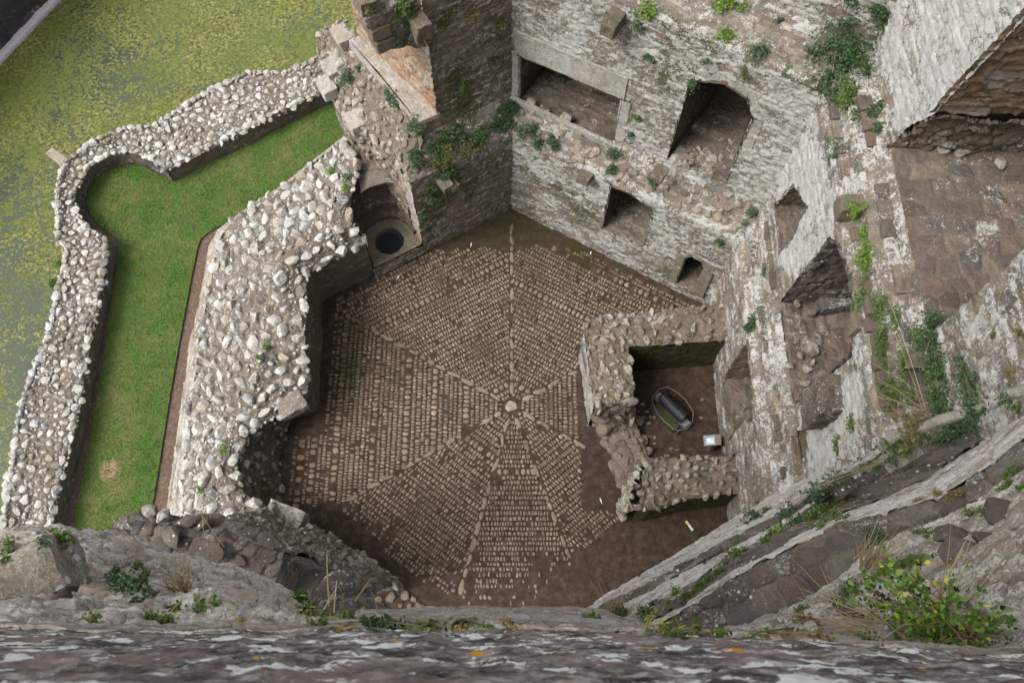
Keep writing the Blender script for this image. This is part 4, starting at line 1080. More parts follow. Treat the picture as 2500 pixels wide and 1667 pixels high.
loft('outer_face', [drop(bo, -.05), bo], M['room_dark'], PB, res=.04, st=(.3, .13, .03), seed=511, matched=True, jag=.012)
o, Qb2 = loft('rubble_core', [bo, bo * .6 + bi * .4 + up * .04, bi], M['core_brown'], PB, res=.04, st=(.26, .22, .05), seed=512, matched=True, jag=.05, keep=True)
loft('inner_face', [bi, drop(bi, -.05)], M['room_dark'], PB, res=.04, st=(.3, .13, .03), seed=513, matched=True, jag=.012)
surf_rocks('rubble_stone', Qb2, M['boulder_b'], PB, 514, .04, .13, 520, 1.6, sink=.66, up=1)
be = [pol([(1590, 1128), (1575, 1150), (1560, 1180), (1545, 1215), (1562, 1242)], 1.3), pol([(1590, 1135), (1565, 1160), (1545, 1190), (1530, 1220), (1545, 1250)], .8), pol([(1588, 1140), (1555, 1170), (1530, 1200), (1515, 1225), (1530, 1262)], .1)]
o, Qe2 = loft('jagged_end', be[::-1], masonry('pale_jagged', [(.28, .27, .22), (.34, .32, .27)], lich=.4, lcol=(.56, .57, .5), green=.12, dark=.3), PB, res=.03, st=(.2, .16, .1), seed=515, keep=True, jag=.09)
surf_rocks('broken_stone', Qe2, M['boulder_b'], PB, 516, .06, .15, 160, 1.3, sink=.4)

for k, (px, py, z, s_) in enumerate([(1572, 1185, .75, .34), (1560, 1225, .5, .3), (1590, 1160, .8, .28)]): rocks('core_stone', [at(px, py, z)], [up], [s_], M['core_brown'], PB, 520 + k, 3, sink=.5, flat=(.7, .9), cutn=12)
for k, (px, py, z, s_) in enumerate([(1468, 1012, .8, .26), (1478, 1040, .4, .22)]): rocks('core_stone', [at(px, py, z)], [up], [s_], M['core_brown'], PA, 525 + k, 3, sink=.5, flat=(.7, .9), cutn=12)
# ------------------------------------------------------------------ ruined left wall
LW = thing('ruined_wall', (-6.2, 8.5, 0), 'thick ruined wall of pale boulders in mortar between lawn and tower floor', 'wall')
i0 = ats([(869, 400, 2.3), (866, 440, 2.1), (853, 512, 2.0), (868, 545, 1.9), (893, 598, 1.62), (760, 662, 1.62), (750, 690, 1.85), (747, 752, 2.0), (745, 857, 1.8), (752, 900, 1.5), (752, 966, 1.2), (690, 1008, 1.2), (640, 1035, 1.3), (590, 1085, 1.4), (578, 1150, 1.5), (600, 1205, 1.5), (640, 1245, 1.4), (640, 1300, 1.4)])
m0 = ats([(850, 350, 2.2), (840, 420, 2.1), (825, 500, 2.1), (810, 545, 2.0), (770, 580, 1.9), (690, 640, 2.05), (670, 690, 2.05), (655, 752, 2.0), (640, 857, 1.9), (630, 900, 1.7), (610, 966, 1.5), (585, 1008, 1.4), (560, 1045, 1.45), (535, 1090, 1.45), (520, 1150, 1.5), (510, 1205, 1.5), (505, 1245, 1.5), (500, 1300, 1.4)])
o0 = ats([(838, 338, 1.9), (790, 378, 1.5), (745, 412, 1.2), (700, 450, 1.1), (625, 495, 1.0), (545, 560, .8), (526, 615, .6), (510, 700, .55), (492, 800, .55), (484, 857, .55), (477, 911, .55), (470, 950, .55), (466, 980, .55), (460, 1030, .55), (457, 1074, .55), (450, 1130, .5), (445, 1190, .5), (440, 1290, .5)])
p0 = ats([(836, 336, .6), (785, 372, .5), (740, 408, .4), (692, 448, .35), (612, 498, .35), (528, 560, .35), (508, 600, .32), (492, 700, .32), (470, 800, .32), (458, 857, .32), (450, 911, .32), (445, 950, .32), (440, 980, .32), (434, 1030, .32), (428, 1074, .32), (420, 1130, .32), (408, 1208, .32), (400, 1290, .32)])
o, Ql = loft('rubble_core', [i0, i0 * .5 + m0 * .5 + up * .05, m0, m0 * .5 + o0 * .5 + up * .06, o0], M['mortar_top'], LW, res=.045, st=(.14, .12, .04), seed=601, matched=True, jag=.09, big=.06, keep=True)
loft('plinth', [o0, p0, drop(p0, -.1)], M['dressed'], LW, res=.045, st=(.4, .25, .03), seed=602, matched=True, jag=.02)
surf_rocks('rubble_stone', Ql, M['boulder'], LW, 603, .03, .195, 30000, 2.4, sink=.57, up=1.2, flat=(.5, .7))
if_ = i0[4:12]
M['lface'] = masonry('dark_ruin_face', [(.13, .105, .085), (.17, .14, .115), (.15, .125, .11)], (.14, .115, .095), lich=.08, green=.12, dark=.35)  # darker stone tones for the inner and collapsed faces
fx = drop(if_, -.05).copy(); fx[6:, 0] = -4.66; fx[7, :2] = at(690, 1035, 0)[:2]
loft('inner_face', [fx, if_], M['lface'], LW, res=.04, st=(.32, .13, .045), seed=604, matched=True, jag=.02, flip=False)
rc = i0[11:]
rfoot = ats([(700, 1040), (698, 1070), (694, 1110), (692, 1160), (690, 1215), (700, 1262), (700, 1300)], 0)
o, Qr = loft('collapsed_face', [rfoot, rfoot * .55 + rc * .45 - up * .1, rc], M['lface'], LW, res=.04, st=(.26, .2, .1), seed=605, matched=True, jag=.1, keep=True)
surf_rocks('fallen_rubble', Qr, M['boulder_b'], LW, 606, .06, .15, 350, 1.5, sink=.45)
block('slab_stone', box_pts(at(712, 988, 1.22), (np.array([.85, .5, 0]), np.array([-.5, .85, 0]), up), (.33, .24, .12)), masonry('grimy_slab', [(.24, .2, .175), (.27, .23, .2)], lich=.4, lcol=(.55, .54, .5), green=.1, dark=.7), LW, 610, amp=.06, cuts=6, bev=.04)

# ------------------------------------------------------------------ near left side
LLW = thing('ruined_wall', at(800, 1330, 0), 'low broken wall beside the floor with a pale squared corner block', 'wall')
f0 = band([(690, 1236), (735, 1285), (767, 1290), (860, 1347), (951, 1404), (962, 1428)], 1.2, 1.3)
f1 = band([(640, 1240), (690, 1300), (740, 1320), (820, 1370), (890, 1425), (905, 1450)], 1.9)
f2 = band([(560, 1262), (640, 1300), (700, 1345), (780, 1400), (850, 1450), (880, 1475)], 2.6)
o, Q1 = loft('rubble_core', [drop(f0, -.05), f0, f1, f2], M['core_brown'], LLW, res=.035, st=(.24, .2, .06), seed=701, flip=True, keep=True, jag=.08)
loft('broken_end', [f2[-2:], np.array([f0[-1], f0[-1] - [.12, .05, 0]])[::-1], drop(np.array([f0[-1], f0[-1] - [.1, .06, 0]])[::-1], 0)], M['near'], LLW, res=.03, st=(.2, .2, .1), seed=702, jag=.08)
surf_rocks('rubble_stone', Q1, M['boulder_b'], LLW, 703, .035, .12, 900, 1.8, flip=True, sink=.6, up=1, ok=lambda p: p[2] > 1.0)
block('corner_block', box_pts(at(700, 1262, 1.3), (np.array([.93, -.36, 0]), np.array([.36, .93, 0]), up), (.42, .22, .3)), masonry('grimy_block', [(.24, .21, .18), (.28, .245, .21)], lich=.42, lcol=(.58, .57, .53), green=.08, dark=.7), LLW, 704, amp=.045, cuts=6, bev=.035)
PV = thing('stone_threshold', at(960, 1460, 0), 'small patch of worn threshold paving below the broken wall end', 'paving')
rp = np.random.default_rng(31)
P_, n_, s_ = [], [], []
for k in range(420):
    q = at(rp.uniform(885, 1060), rp.uniform(1400, 1545), .04)
    if inside([(tuple(at(a, b, .04)[:2])) for a, b in ((905, 1420), (955, 1412), (1000, 1455), (1060, 1498), (1070, 1550), (870, 1560))], np.array([q[0]]), np.array([q[1]]))[0]: P_.append(q)
P_ = np.array(P_); ii, ss = darts(P_, None, rp, .07, .15, 900, 1.0)
rocks('paving_stone', P_[ii], np.tile(up, (len(ii), 1)), ss, M['paving'], PV, 32, 2, sink=.72, flat=(.25, .35), cutn=11)

ST = thing('ruined_wall', at(560, 1330, 6), 'dark lichen spotted wall stub with squared ends beside the lawn', 'wall')
m0_ = band([(270, 1275), (345, 1246), (430, 1262), (555, 1262), (660, 1312), (762, 1366)], 6.3)
m1_ = band([(265, 1310), (340, 1292), (440, 1302), (540, 1312), (610, 1345), (692, 1352)], 6.6)
m2_ = band([(270, 1350), (350, 1338), (440, 1352), (520, 1378), (600, 1398), (672, 1432)], 6.4)
loft('masonry', [drop(m0_, 2.5), m0_ - up * .9, m0_, m1_, m2_, drop(m2_, 2.5)], M['near'], ST, res=.022, st=(.3, .24, .06), seed=711, flip=True, jag=.07, big=.05)
loft('squared_end', [np.array([m0_[-1], m1_[-1], m2_[-1]]), drop(np.array([m0_[-1], m1_[-1], m2_[-1]]), 4.6)], M['near'], ST, res=.022, st=(.3, .24, .02), seed=712, flip=True, jag=.02, big=.02)
block('squared_end', box_pts(at(765, 1410, 4.6), (np.array([.87, -.48, 0]), np.array([.48, .87, 0]), up), (.24, .26, .5)), M['near'], ST, 713, amp=.02, cuts=4)
for k, (px, py, z, s) in enumerate([(370, 1250, 6.4, .14), (400, 1262, 6.5, .13), (355, 1275, 6.4, .15), (450, 1275, 6.6, .17), (320, 1290, 6.5, .14), (500, 1275, 6.6, .15), (420, 1310, 6.7, .18), (300, 1320, 6.5, .13), (530, 1345, 6.7, .14), (585, 1370, 6.6, .12)]):
    rocks('capping_stone', [at(px, py, z)], [up], [s], M['boulder'] if k < 2 else M['near'], ST, 720 + k, 3, sink=.35 if k < 3 else .62)

spot_ = at
NL = thing('tower_wall', at(350, 1440, 14), 'pale streaked masonry slope at the near left, capped by a big boulder', 'wall')
s0_ = band([(-60, 1325), (60, 1300), (150, 1296), (250, 1306), (330, 1342), (420, 1362), (520, 1384), (640, 1428), (740, 1498), (800, 1538)], 12.2)
s1_ = band([(-60, 1400), (40, 1380), (150, 1375), (250, 1380), (330, 1405), (420, 1425), (520, 1450), (620, 1480), (720, 1520), (790, 1545)], 13.8)
s2_ = band([(-60, 1480), (40, 1470), (150, 1465), (250, 1470), (330, 1470), (420, 1490), (500, 1505), (600, 1522), (700, 1538), (790, 1552)], 15.0)
s3_ = band([(-60, 1560), (40, 1555), (150, 1550), (250, 1550), (330, 1550), (420, 1550), (500, 1552), (600, 1555), (700, 1558), (790, 1562)], 16.4)
def extl(r, L=2.2):
    d = r[0] - r[1]; d = d / np.linalg.norm(d)
    return np.vstack([r[0] + d * L, r])
s0_, s1_, s2_, s3_ = extl(s0_), extl(s1_), extl(s2_), extl(s3_)
loft('masonry', [drop(s0_, 7), s0_ - up * .8, s0_, s1_, s2_, s3_, drop(s3_, 14)], masonry('pale_streaked_slope', [(.26, .215, .18), (.42, .355, .3), (.35, .28, .235), (.5, .43, .37), (.31, .255, .215)], (.27, .22, .185), lich=.56, lcol=(.72, .69, .65), green=.05, dark=.5, spots=.7, fine=2.4), NL, res=.012, st=(.5, .16, .06), seed=731, flip=True, jag=.05, big=.09, rough=.03)
loft('broken_lip', [band([(780, 1500), (860, 1470), (900, 1490), (960, 1510), (1050, 1525)], 13.5), band([(760, 1535), (860, 1515), (930, 1525), (1000, 1535), (1060, 1540)], 14.6), band([(760, 1565), (860, 1560), (930, 1560), (1000, 1560), (1060, 1560)], 16)], M['near'], NL, res=.02, st=(.25, .2, .05), seed=732, flip=True, jag=.08)
block('boulder', box_pts(at(85, 1408, 14.75), (np.array([.86, .42, .1]), np.array([-.42, .86, .2]), unit_(np.array([.1, -.2, .97]))), (.25, .17, .2)), masonry('lichen_spotted_block', [(.24, .2, .15), (.29, .25, .2)], lich=.34, lcol=(.5, .5, .45), green=.05, dark=.85, spots=1.8, fine=3.0), NL, 733, cuts=9, amp=.045, bev=.05)
for k, (px, py, z, s_) in enumerate([(560, 1480, 14.6, .16), (420, 1400, 13.6, .14), (640, 1490, 14.6, .13), (300, 1345, 12.8, .15), (500, 1420, 13.6, .15), (700, 1515, 14.8, .1), (380, 1500, 15.4, .09), (480, 1520, 15.6, .08)]):
    rocks('bedded_stone', [spot_(px, py, z)], [up + ey * .5], [s_], M['near_pale'], NL, 750 + k, 3, sink=.75, flat=(.35, .45), cutn=12)
rocks('boulder', [at(222, 1455, 15.1)], [up + ey * .4], [.1], M['rust'] if 'rust' in M else M['orange'], NL, 734, 3, sink=.4, flat=(.6, .7), cutn=10)
rocks('boulder', [at(150, 1490, 15.4)], [up], [.09], M['near'], NL, 735, 3, sink=.4, cutn=10)
rocks('boulder', [at(820, 1478, 13.9)], [up + ey * .3], [.22], M['near'], NL, 737, 3, sink=.35, cutn=10, flat=(.5, .6))

# ------------------------------------------------------------------ parapet under the camera
PR = thing('parapet', at(1250, 1600, 18), 'dark parapet face spotted with white and orange lichen right below the viewer', 'parapet')
k0 = band([(-80, 1560), (300, 1552), (700, 1540), (880, 1503), (1000, 1496), (1100, 1492), (1250, 1493), (1400, 1494), (1480, 1503), (1600, 1545), (2000, 1580), (2600, 1605)], 15.0)
k1 = band([(-80, 1540), (300, 1538), (700, 1540), (880, 1535), (1000, 1538), (1100, 1538), (1250, 1540), (1400, 1542), (1480, 1544), (1600, 1548), (2000, 1572), (2600, 1606)], 17.2)
k2 = band([(-80, 1575), (700, 1573), (1250, 1575), (1800, 1590), (2600, 1640)], 18.0)
k3 = band([(-80, 1620), (700, 1622), (1250, 1622), (1800, 1630), (2600, 1660)], 18.5)
k4 = band([(-80, 1700), (700, 1700), (1250, 1700), (1800, 1700), (2600, 1710)], 18.9)
loft('lower_face', [drop(k0, 9), k0, k1], M['near_pale'], PR, res=.02, st=(.5, .14, .02), seed=801, flip=True, jag=.02)
loft('upper_face', [k1, k2, k3, k4], M['parapet'], PR, res=.008, st=None, seed=802, flip=True, jag=.008, big=.014, rough=.012)
#PART2
# ------------------------------------------------------------------ plants
CAMX = np.array([1.0, 0, 0]); CAMD = np.array([0, -_c, -_s]); CAMF = np.array([0, _s, -_c])
bpy.context.view_layer.update()
DG = bpy.context.evaluated_depsgraph_get()
_cache = {}
def spot(px, py, s=None):
    """where the sight line meets the masonry"""
    if (px, py) not in _cache:
        d = at(px, py, 0) - EYE
        ok, p, *_ = sc.ray_cast(DG, Vector(EYE + d / np.linalg.norm(d) * .3), Vector(d).normalized())
        _cache[(px, py)] = np.array(p) if ok else (onwall(s[0], s[1], px, py) if isinstance(s, tuple) else at(px, py, s))
    return _cache[(px, py)]
def leaf_mesh(pos, dirs, nrm, size, wid, rng):
    n = len(pos)
    side = np.cross(dirs, nrm); side /= np.maximum(np.linalg.norm(side, axis=1), 1e-6)[:, None]
    w = (wid * size)[:, None]; L = size[:, None]
    a = pos; b = pos + dirs * L * .45 + side * w + nrm * L * .08; c_ = pos + dirs * L - nrm * L * .12; d = pos + dirs * L * .45 - side * w + nrm * L * .08
    V = np.stack([a, b, c_, d], 1).reshape(-1, 3)
    k = np.arange(n)[:, None] * 4
    F = np.concatenate([k + [0, 1, 2], k + [0, 2, 3]], 1).reshape(-1, 3)
    return V, F
def unit(v): return v / np.maximum(np.linalg.norm(v, axis=-1, keepdims=True), 1e-9)
PL = [0]
def plant(name, label, cat, pal, ells, s, leaf=.05, wid=.38, dens=3.3, group=None, stem=True, blades=False):
    """a plant of real leaves gathered in clumps; ells = [(px, py, half width, half height)] as surveyed"""
    PL[0] += 1
    rng = np.random.default_rng(1000 + PL[0])
    pos, out = [], []
    for (px, py, w, h) in ells:
        c = spot(px, py, s)
        d = np.dot(c - EYE, CAMF)
        kk = 1.55 if name in ('ivy', 'creeper') else 1.28
        rx, ry = kk * w * d / FN, kk * h * d / FN; rz = .75 * min(rx, ry)
        c = c - CAMF * rz * .45
        m = max(5, int(7 * (rx * ry) ** .5 / leaf * .55))
        q = unit(rng.normal(size=(m, 3))) * rng.uniform(.35, 1.0, (m, 1))
        area = pi * rx * ry
        n = int(np.clip(dens * area / (leaf * leaf * wid), 40, 3200))
        ci = rng.integers(0, m, n)
        g = q[ci] + rng.normal(size=(n, 3)) * (.17 + .25 * leaf / max(min(rx, ry), .02))
        pos.append(c + g[:, :1] * rx * CAMX + g[:, 1:2] * ry * CAMD - g[:, 2:] * rz * CAMF)
        out.append(g)
    root = spot(ells[0][0], ells[0][1], s)
    pos = np.concatenate(pos); g = np.concatenate(out)
    outw = g[:, :1] * CAMX + g[:, 1:2] * CAMD - g[:, 2:] * CAMF
    nrm = unit(outw * .5 + np.array([0, -.1, .75]) + rng.normal(size=pos.shape) * .55)
    dr = rng.normal(size=pos.shape) + outw * .6; dr = unit(dr - nrm * (dr * nrm).sum(1, keepdims=True))
    size = leaf * rng.uniform(.55, 1.25, len(pos))
    V, F = leaf_mesh(pos, dr, nrm, size, wid, rng)
    A = np.repeat(np.stack([rng.random(len(pos)), 0 * size, 0 * size], -1), 4, 0)
    t = thing(name, root, label, cat, group)
    raw_mesh('leaves', V, F, LEAF[pal], t, A, False)
    if stem:
        pick = rng.integers(0, len(pos), min(14, len(pos)))
        bars('stem', [(root + CAMF * .03, pos[i]) for i in pick], .0035, LEAF['straw'], t, 3)
    return t
def tuft(name, label, cat, pal, px, py, s, h=.3, n=60, spread=.5, w=.006, lean=(0, 0, 0), group=None, heads=False, base=.06):
    """grass blades or stalks rising from one root"""
    PL[0] += 1
    rng = np.random.default_rng(1000 + PL[0])
    c = spot(px, py, s)
    V, F, A = [], [], []
    for k in range(n):
        d = np.array([rng.normal() * spread, rng.normal() * spread, 1.0]) + np.array(lean) * rng.uniform(.6, 1.2)
        d /= np.linalg.norm(d)
        L = h * rng.uniform(.5, 1.15)
        b = c + np.array([rng.normal(), rng.normal(), 0]) * base
        sd = unit(np.cross(d, rng.normal(size=3)))
        droop = np.array([d[0], d[1], -.35]) * rng.uniform(.1, .5)
        o_ = len(V); r = rng.random()
        for q in (0, .4, .75, 1.0):
            p = b + d * L * q + droop * L * q * q * .6
            ww = w * (1 - q) ** .6 + .0008
            V += [p - sd * ww, p + sd * ww]; A += [[r, 0, 0]] * 2
        F += [(o_, o_ + 1, o_ + 3, o_ + 2), (o_ + 2, o_ + 3, o_ + 5, o_ + 4), (o_ + 4, o_ + 5, o_ + 7, o_ + 6)]
        if heads:
            for q in range(9):
                p2 = p - d * L * .03 * q + rng.normal(size=3) * .004
                o_ = len(V); e = rng.normal(size=3) * .0035
                V += [p2, p2 + e + d * .008, p2 + d * .014]; A += [[r, 0, 0]] * 3
                F.append((o_, o_ + 1, o_ + 2))
    t = thing(name, c, label, cat, group)
    raw_mesh('blades', np.array(V), F, LEAF[pal], t, np.array(A), False)
    return t

BLu, BLg, BRu, BRg, BRt = ('BL', 5.4), ('BL', 4.8), ('BR', 5.4), ('BR', 4.8), ('BR', 6.15)
G1 = 'plants rooted along the ledge of the back walls'
# broken core and back left wall
plant('shrub', 'grey green shrub clinging to the broken outer corner above the lawn', 'shrub', 'grey', [(847, 188, 12, 18), (838, 205, 9, 9)], 3.2, .05)
plant('wall_plant', 'small dark tuft in the rubble beside the tall window sill', 'plant', 'grey', [(878, 170, 10, 7)], 3.9, .045)
plant('wall_plant', 'long grey green plant hanging along the side of the pale window sill', 'plant', 'grey', [(966, 250, 13, 17), (952, 228, 8, 12)], 4.1, .05)
plant('wall_plant', 'round grey green plant tucked under the tip of the pale sill', 'plant', 'grey', [(1014, 306, 17, 17)], 3.9, .05)
plant('wall_plant', 'dark bushy plant at the broken edge above the well niche', 'plant', 'dark', [(1020, 396, 18, 14), (1010, 378, 14, 10)], 3.1, .05)
plant('ledge_plant', 'low green plant on the ledge left of the hanging creeper', 'plant', 'dark', [(1047, 362, 14, 9), (1066, 372, 16, 12)], 3.5, .045, group=G1)
plant('ledge_plant', 'broad green clump on the left stretch of the ledge under the plain wall', 'plant', 'dark', [(1084, 332, 22, 11), (1110, 318, 16, 10)], 3.7, .045, group=G1)
plant('ledge_plant', 'trailing green plant spilling from the ledge down the dark wall', 'plant', 'olive', [(1095, 365, 24, 16), (1085, 390, 16, 14)], 3.2, .045, group=G1)
plant('ledge_plant', 'dense dark bush in the middle of the back ledge', 'plant', 'dark', [(1172, 328, 20, 16), (1155, 345, 14, 9)], 3.6, .045, group=G1)
plant('ledge_plant', 'yellowish plant with dry stems beside the dense dark ledge bush', 'plant', 'olive', [(1140, 350, 18, 12), (1128, 335, 12, 10)], 3.6, .04, group=G1)
plant('wall_plant', 'drooping green plant over a small corbel on the dark back wall', 'plant', 'dark', [(1092, 412, 17, 18), (1075, 430, 10, 10)], ('BL', 4.75), .045)
plant('wall_plant', 'upper of two small plants below the corbel on the dark wall', 'plant', 'mid', [(1047, 460, 13, 9)], ('BL', 4.75), .04)
plant('wall_plant', 'lower grey green plant under the corbel on the dark wall', 'plant', 'grey', [(1046, 484, 14, 13)], ('BL', 4.75), .045)
plant('wall_plant', 'narrow plant growing beside the bright broken edge of the well niche', 'plant', 'dark', [(1031, 523, 8, 14)], ('BL', 4.75), .04)
plant('ledge_plant', 'long low strip of leaves joining the clumps along the dark ledge', 'plant', 'dark', [(1120, 340, 22, 8), (1195, 312, 22, 9), (1215, 292, 16, 8), (1075, 350, 16, 8)], 3.6, .042, group=G1)
plant('ledge_plant', 'straggling leaves hanging under the ledge strip on the dark wall', 'plant', 'olive', [(1130, 372, 20, 8), (1060, 395, 16, 12), (1160, 362, 14, 7)], 3.3, .038, group=G1)
plant('ledge_plant', 'tall dark clump filling the back corner of the ledge', 'plant', 'dark', [(1243, 262, 22, 15), (1228, 275, 16, 10), (1260, 272, 12, 9)], 3.9, .045, group=G1)
plant('ledge_plant', 'dark clump just below the corner clump on the ledge', 'plant', 'dark', [(1240, 302, 24, 12), (1222, 312, 12, 8)], 3.5, .045, group=G1)
plant('ledge_plant', 'green plant on the ledge under the fireplace corner', 'plant', 'grey', [(1292, 318, 19, 13), (1275, 330, 10, 8)], 3.6, .045, group=G1)
plant('ledge_plant', 'pair of touching round green cushions under the hearth edge', 'plant', 'dark', [(1322, 350, 15, 11), (1352, 350, 16, 14)], 3.4, .045, group=G1)
plant('wall_plant', 'small plant growing from a putlog hole in the back left wall', 'plant', 'mid', [(1127, 205, 7, 16), (1127, 188, 7, 6)], ('BL', 5.4), .04)
plant('wall_plant', 'faint dark plant high on the back wall near the fireplace jamb', 'plant', 'dark', [(1203, 145, 11, 8)], ('BL', 5.4), .04)
plant('wall_plant', 'mossy dark plant near the top of the back corner', 'plant', 'olive', [(1220, 54, 12, 14)], ('BL', 5.45), .04)
plant('wall_plant', 'yellow brown moss clump high on the back left wall', 'plant', 'rust', [(1157, 28, 11, 22)], ('BL', 5.45), .035)
plant('wall_plant', 'dark moss hanging from a socket in the upper back left wall', 'plant', 'olive', [(1088, 52, 14, 18), (1105, 25, 14, 14)], ('BL', 5.45), .04)
plant('wall_plant', 'yellow green growth trailing from the arch top beside the corbel', 'plant', 'mid', [(990, 15, 15, 18), (1003, 28, 8, 22), (970, 35, 12, 12)], ('BL', 5.35), .04)
plant('wall_plant', 'green plant under the corbel above the tall window', 'plant', 'dark', [(993, 55, 8, 18)], ('BL', 5.3), .04)
plant('wall_plant', 'green moss line along the outer arch stones', 'plant', 'olive', [(897, 22, 7, 16)], 8.2, .035)
# back right wall
plant('wall_plant', 'dark plant hanging inside the wide fireplace opening', 'plant', 'dark', [(1374, 188, 13, 11), (1335, 178, 18, 7)], ('BR', 6.1), .045)
plant('wall_plant', 'small round plant right under the fireplace jamb foot', 'plant', 'grey', [(1500, 374, 18, 13)], 3.7, .045)
plant('wall_plant', 'round plant directly below the fireplace corner plant', 'plant', 'dark', [(1494, 416, 14, 13)], ('BR', 4.75), .045)
plant('wall_plant', 'grey green plant on a projecting ledge stone between window and lower recess', 'plant', 'grey', [(1594, 440, 15, 14)], 3.6, .045)
plant('wall_plant', 'small plant on the wall between fireplace and arched window', 'plant', 'mid', [(1559, 288, 16, 9)], BRu, .04)
plant('wall_plant', 'tiny plant at the edge of the fireplace jamb', 'plant', 'dark', [(1541, 326, 7, 9)], BRu, .035)
plant('wall_plant', 'bright green cushion on the top left of the lichened wall', 'plant', 'bright', [(1578, 22, 17, 22), (1560, 35, 10, 10)], BRt, .045)
plant('wall_plant', 'small tuft above the arched window and left of it', 'plant', 'grey', [(1588, 144, 15, 10)], BRu, .04)
plant('wall_plant', 'dull green patch left of the brown corbel stone high on the wall', 'plant', 'grey', [(1560, 62, 12, 12)], BRt, .04)
plant('wall_plant', 'bright yellow green plant at the upper edge of the lichened wall', 'plant', 'bright', [(1772, 10, 26, 16), (1812, 22, 14, 9)], BRt, .045)
plant('wall_plant', 'bright green cushion in the middle above the arched window', 'plant', 'bright', [(1776, 88, 20, 14)], ('BR', 5.9), .045)
plant('wall_plant', 'thin grey green tuft right of the bright cushion above the window', 'plant', 'grey', [(1854, 126, 18, 18)], ('BR', 5.6), .04)
plant('wall_plant', 'small tuft just above the left shoulder of the arched window', 'plant', 'grey', [(1722, 147, 11, 9)], BRu, .035)
plant('wall_plant', 'small brownish tuft on the right shoulder of the arched window', 'plant', 'olive', [(1818, 177, 15, 14)], BRu, .035)
plant('wall_plant', 'dark fern at the top left corner inside the arched window', 'plant', 'dark', [(1694, 204, 11, 16)], BRu, .045)
plant('wall_plant', 'little blue green tuft on the top ledge near the dark shrub', 'plant', 'grey', [(1905, 50, 8, 7)], BRt, .035)
plant('wall_plant', 'small tuft at the right end of the lower ledge near the corner', 'plant', 'grey', [(1838, 518, 10, 10), (1822, 545, 7, 8)], ('R', 5.1), .04)
plant('wall_plant', 'small green plant above the low doorway', 'plant', 'dark', [(1763, 590, 11, 8)], BRg, .04)
plant('wall_plant', 'green tuft on the brown ledge right of the low doorway', 'plant', 'dark', [(1867, 660, 9, 12)], ('R', 5.2), .04)
plant('wall_plant', 'dark plant above the stone drain where the partition meets the wall', 'plant', 'dark', [(1828, 802, 12, 12), (1842, 785, 11, 13)], ('R', 4.95), .045)
# big shrub in upper right corner
plant('shrub', 'large dark shrub filling the upper right corner between two walls', 'shrub', 'dark', [(2045, 100, 40, 32), (2090, 125, 40, 30), (2075, 55, 24, 20), (2000, 135, 38, 22), (2060, 165, 34, 24), (2020, 205, 30, 26), (2050, 235, 28, 22)], ('R', 5.95), .055, dens=1.7)
plant('shrub', 'lighter green shrub hanging under the large corner shrub', 'shrub', 'mid', [(2070, 215, 20, 28), (2065, 250, 22, 22), (2085, 280, 14, 12)], ('R', 5.75), .045)
plant('shrub', 'dark bush against the white facing at the very top right ledge', 'shrub', 'dark', [(2150, 28, 22, 18), (2155, 60, 14, 16), (2085, 2, 18, 8)], ('R', 6.05), .05)
tuft('grass_tuft', 'spiky green grass tuft beside the white facing at the corner', 'grass tuft', 'mid', 2120, 175, ('R', 6.0), .45, 90, .8, .008, (-.2, -.3, 0))
plant('wall_plant', 'upper small bush at the foot of the white facing', 'plant', 'dark', [(2140, 270, 17, 15)], ('R', 6.0), .045)
plant('wall_plant', 'lower small bush at the foot of the white facing', 'plant', 'dark', [(2148, 312, 14, 12)], ('R', 5.95), .045)
plant('wall_plant', 'dark bush standing out from the white wall above the small loop', 'plant', 'grey', [(2040, 370, 12, 18), (2025, 392, 12, 8)], ('R', 5.4), .045)
plant('wall_plant', 'bright little creeper on the side of the upper corbel', 'plant', 'bright', [(2084, 512, 14, 18), (2112, 505, 7, 8)], ('R', 5.3), .035)
plant('creeper', 'bright green creeper hanging in a long strip beside the middle window', 'creeper', 'bright', [(2112, 575, 9, 22), (2116, 620, 22, 24), (2116, 655, 15, 16)], ('R', 5.65), .035, dens=2.2)
plant('creeper', 'dull green creeper right of the middle window arch', 'creeper', 'mid', [(2102, 725, 17, 32)], ('R', 5.65), .035, dens=1.9)
plant('creeper', 'green creeper beside the protruding corbel of the middle window', 'creeper', 'mid', [(2150, 750, 22, 30), (2165, 790, 18, 26), (2148, 850, 14, 26), (2155, 880, 8, 16)], ('R', 5.7), .035, dens=1.9)
IV = 'ivy on the far right upper wall'
plant('ivy', 'thick dark ivy running down the far right upper wall', 'ivy', 'dark', [(2280, 810, 26, 30), (2270, 850, 30, 26), (2285, 890, 24, 26)], ('R', 6.1), .04, dens=2.2)
plant('ivy', 'pale green ivy tip at the left of the thick dark ivy', 'ivy', 'bright', [(2243, 818, 16, 12), (2240, 828, 10, 8)], ('R', 6.1), .035, dens=2)
plant('ivy', 'mid green ivy below the thick dark ivy', 'ivy', 'mid', [(2285, 925, 20, 32), (2280, 970, 14, 18)], ('R', 6.1), .04, dens=2)
plant('ivy', 'dark ivy column hanging at the right of the far wall gap', 'ivy', 'dark', [(2355, 905, 24, 20), (2370, 950, 26, 36), (2372, 1000, 16, 26)], ('R', 6.15), .04, dens=2.2)
plant('ivy', 'dark ivy mass at the foot of the right upper wall', 'ivy', 'dark', [(2295, 960, 22, 30), (2300, 1000, 24, 24), (2345, 1040, 46, 24), (2320, 1070, 34, 20), (2380, 1025, 22, 22)], ('R', 6.05), .04, dens=2.2)
plant('creeper', 'yellow green creeper above the tangled stems on the right wall', 'creeper', 'mid', [(2180, 950, 28, 24), (2215, 965, 26, 18), (2205, 895, 12, 34)], ('R', 5.7), .04, dens=1.7)
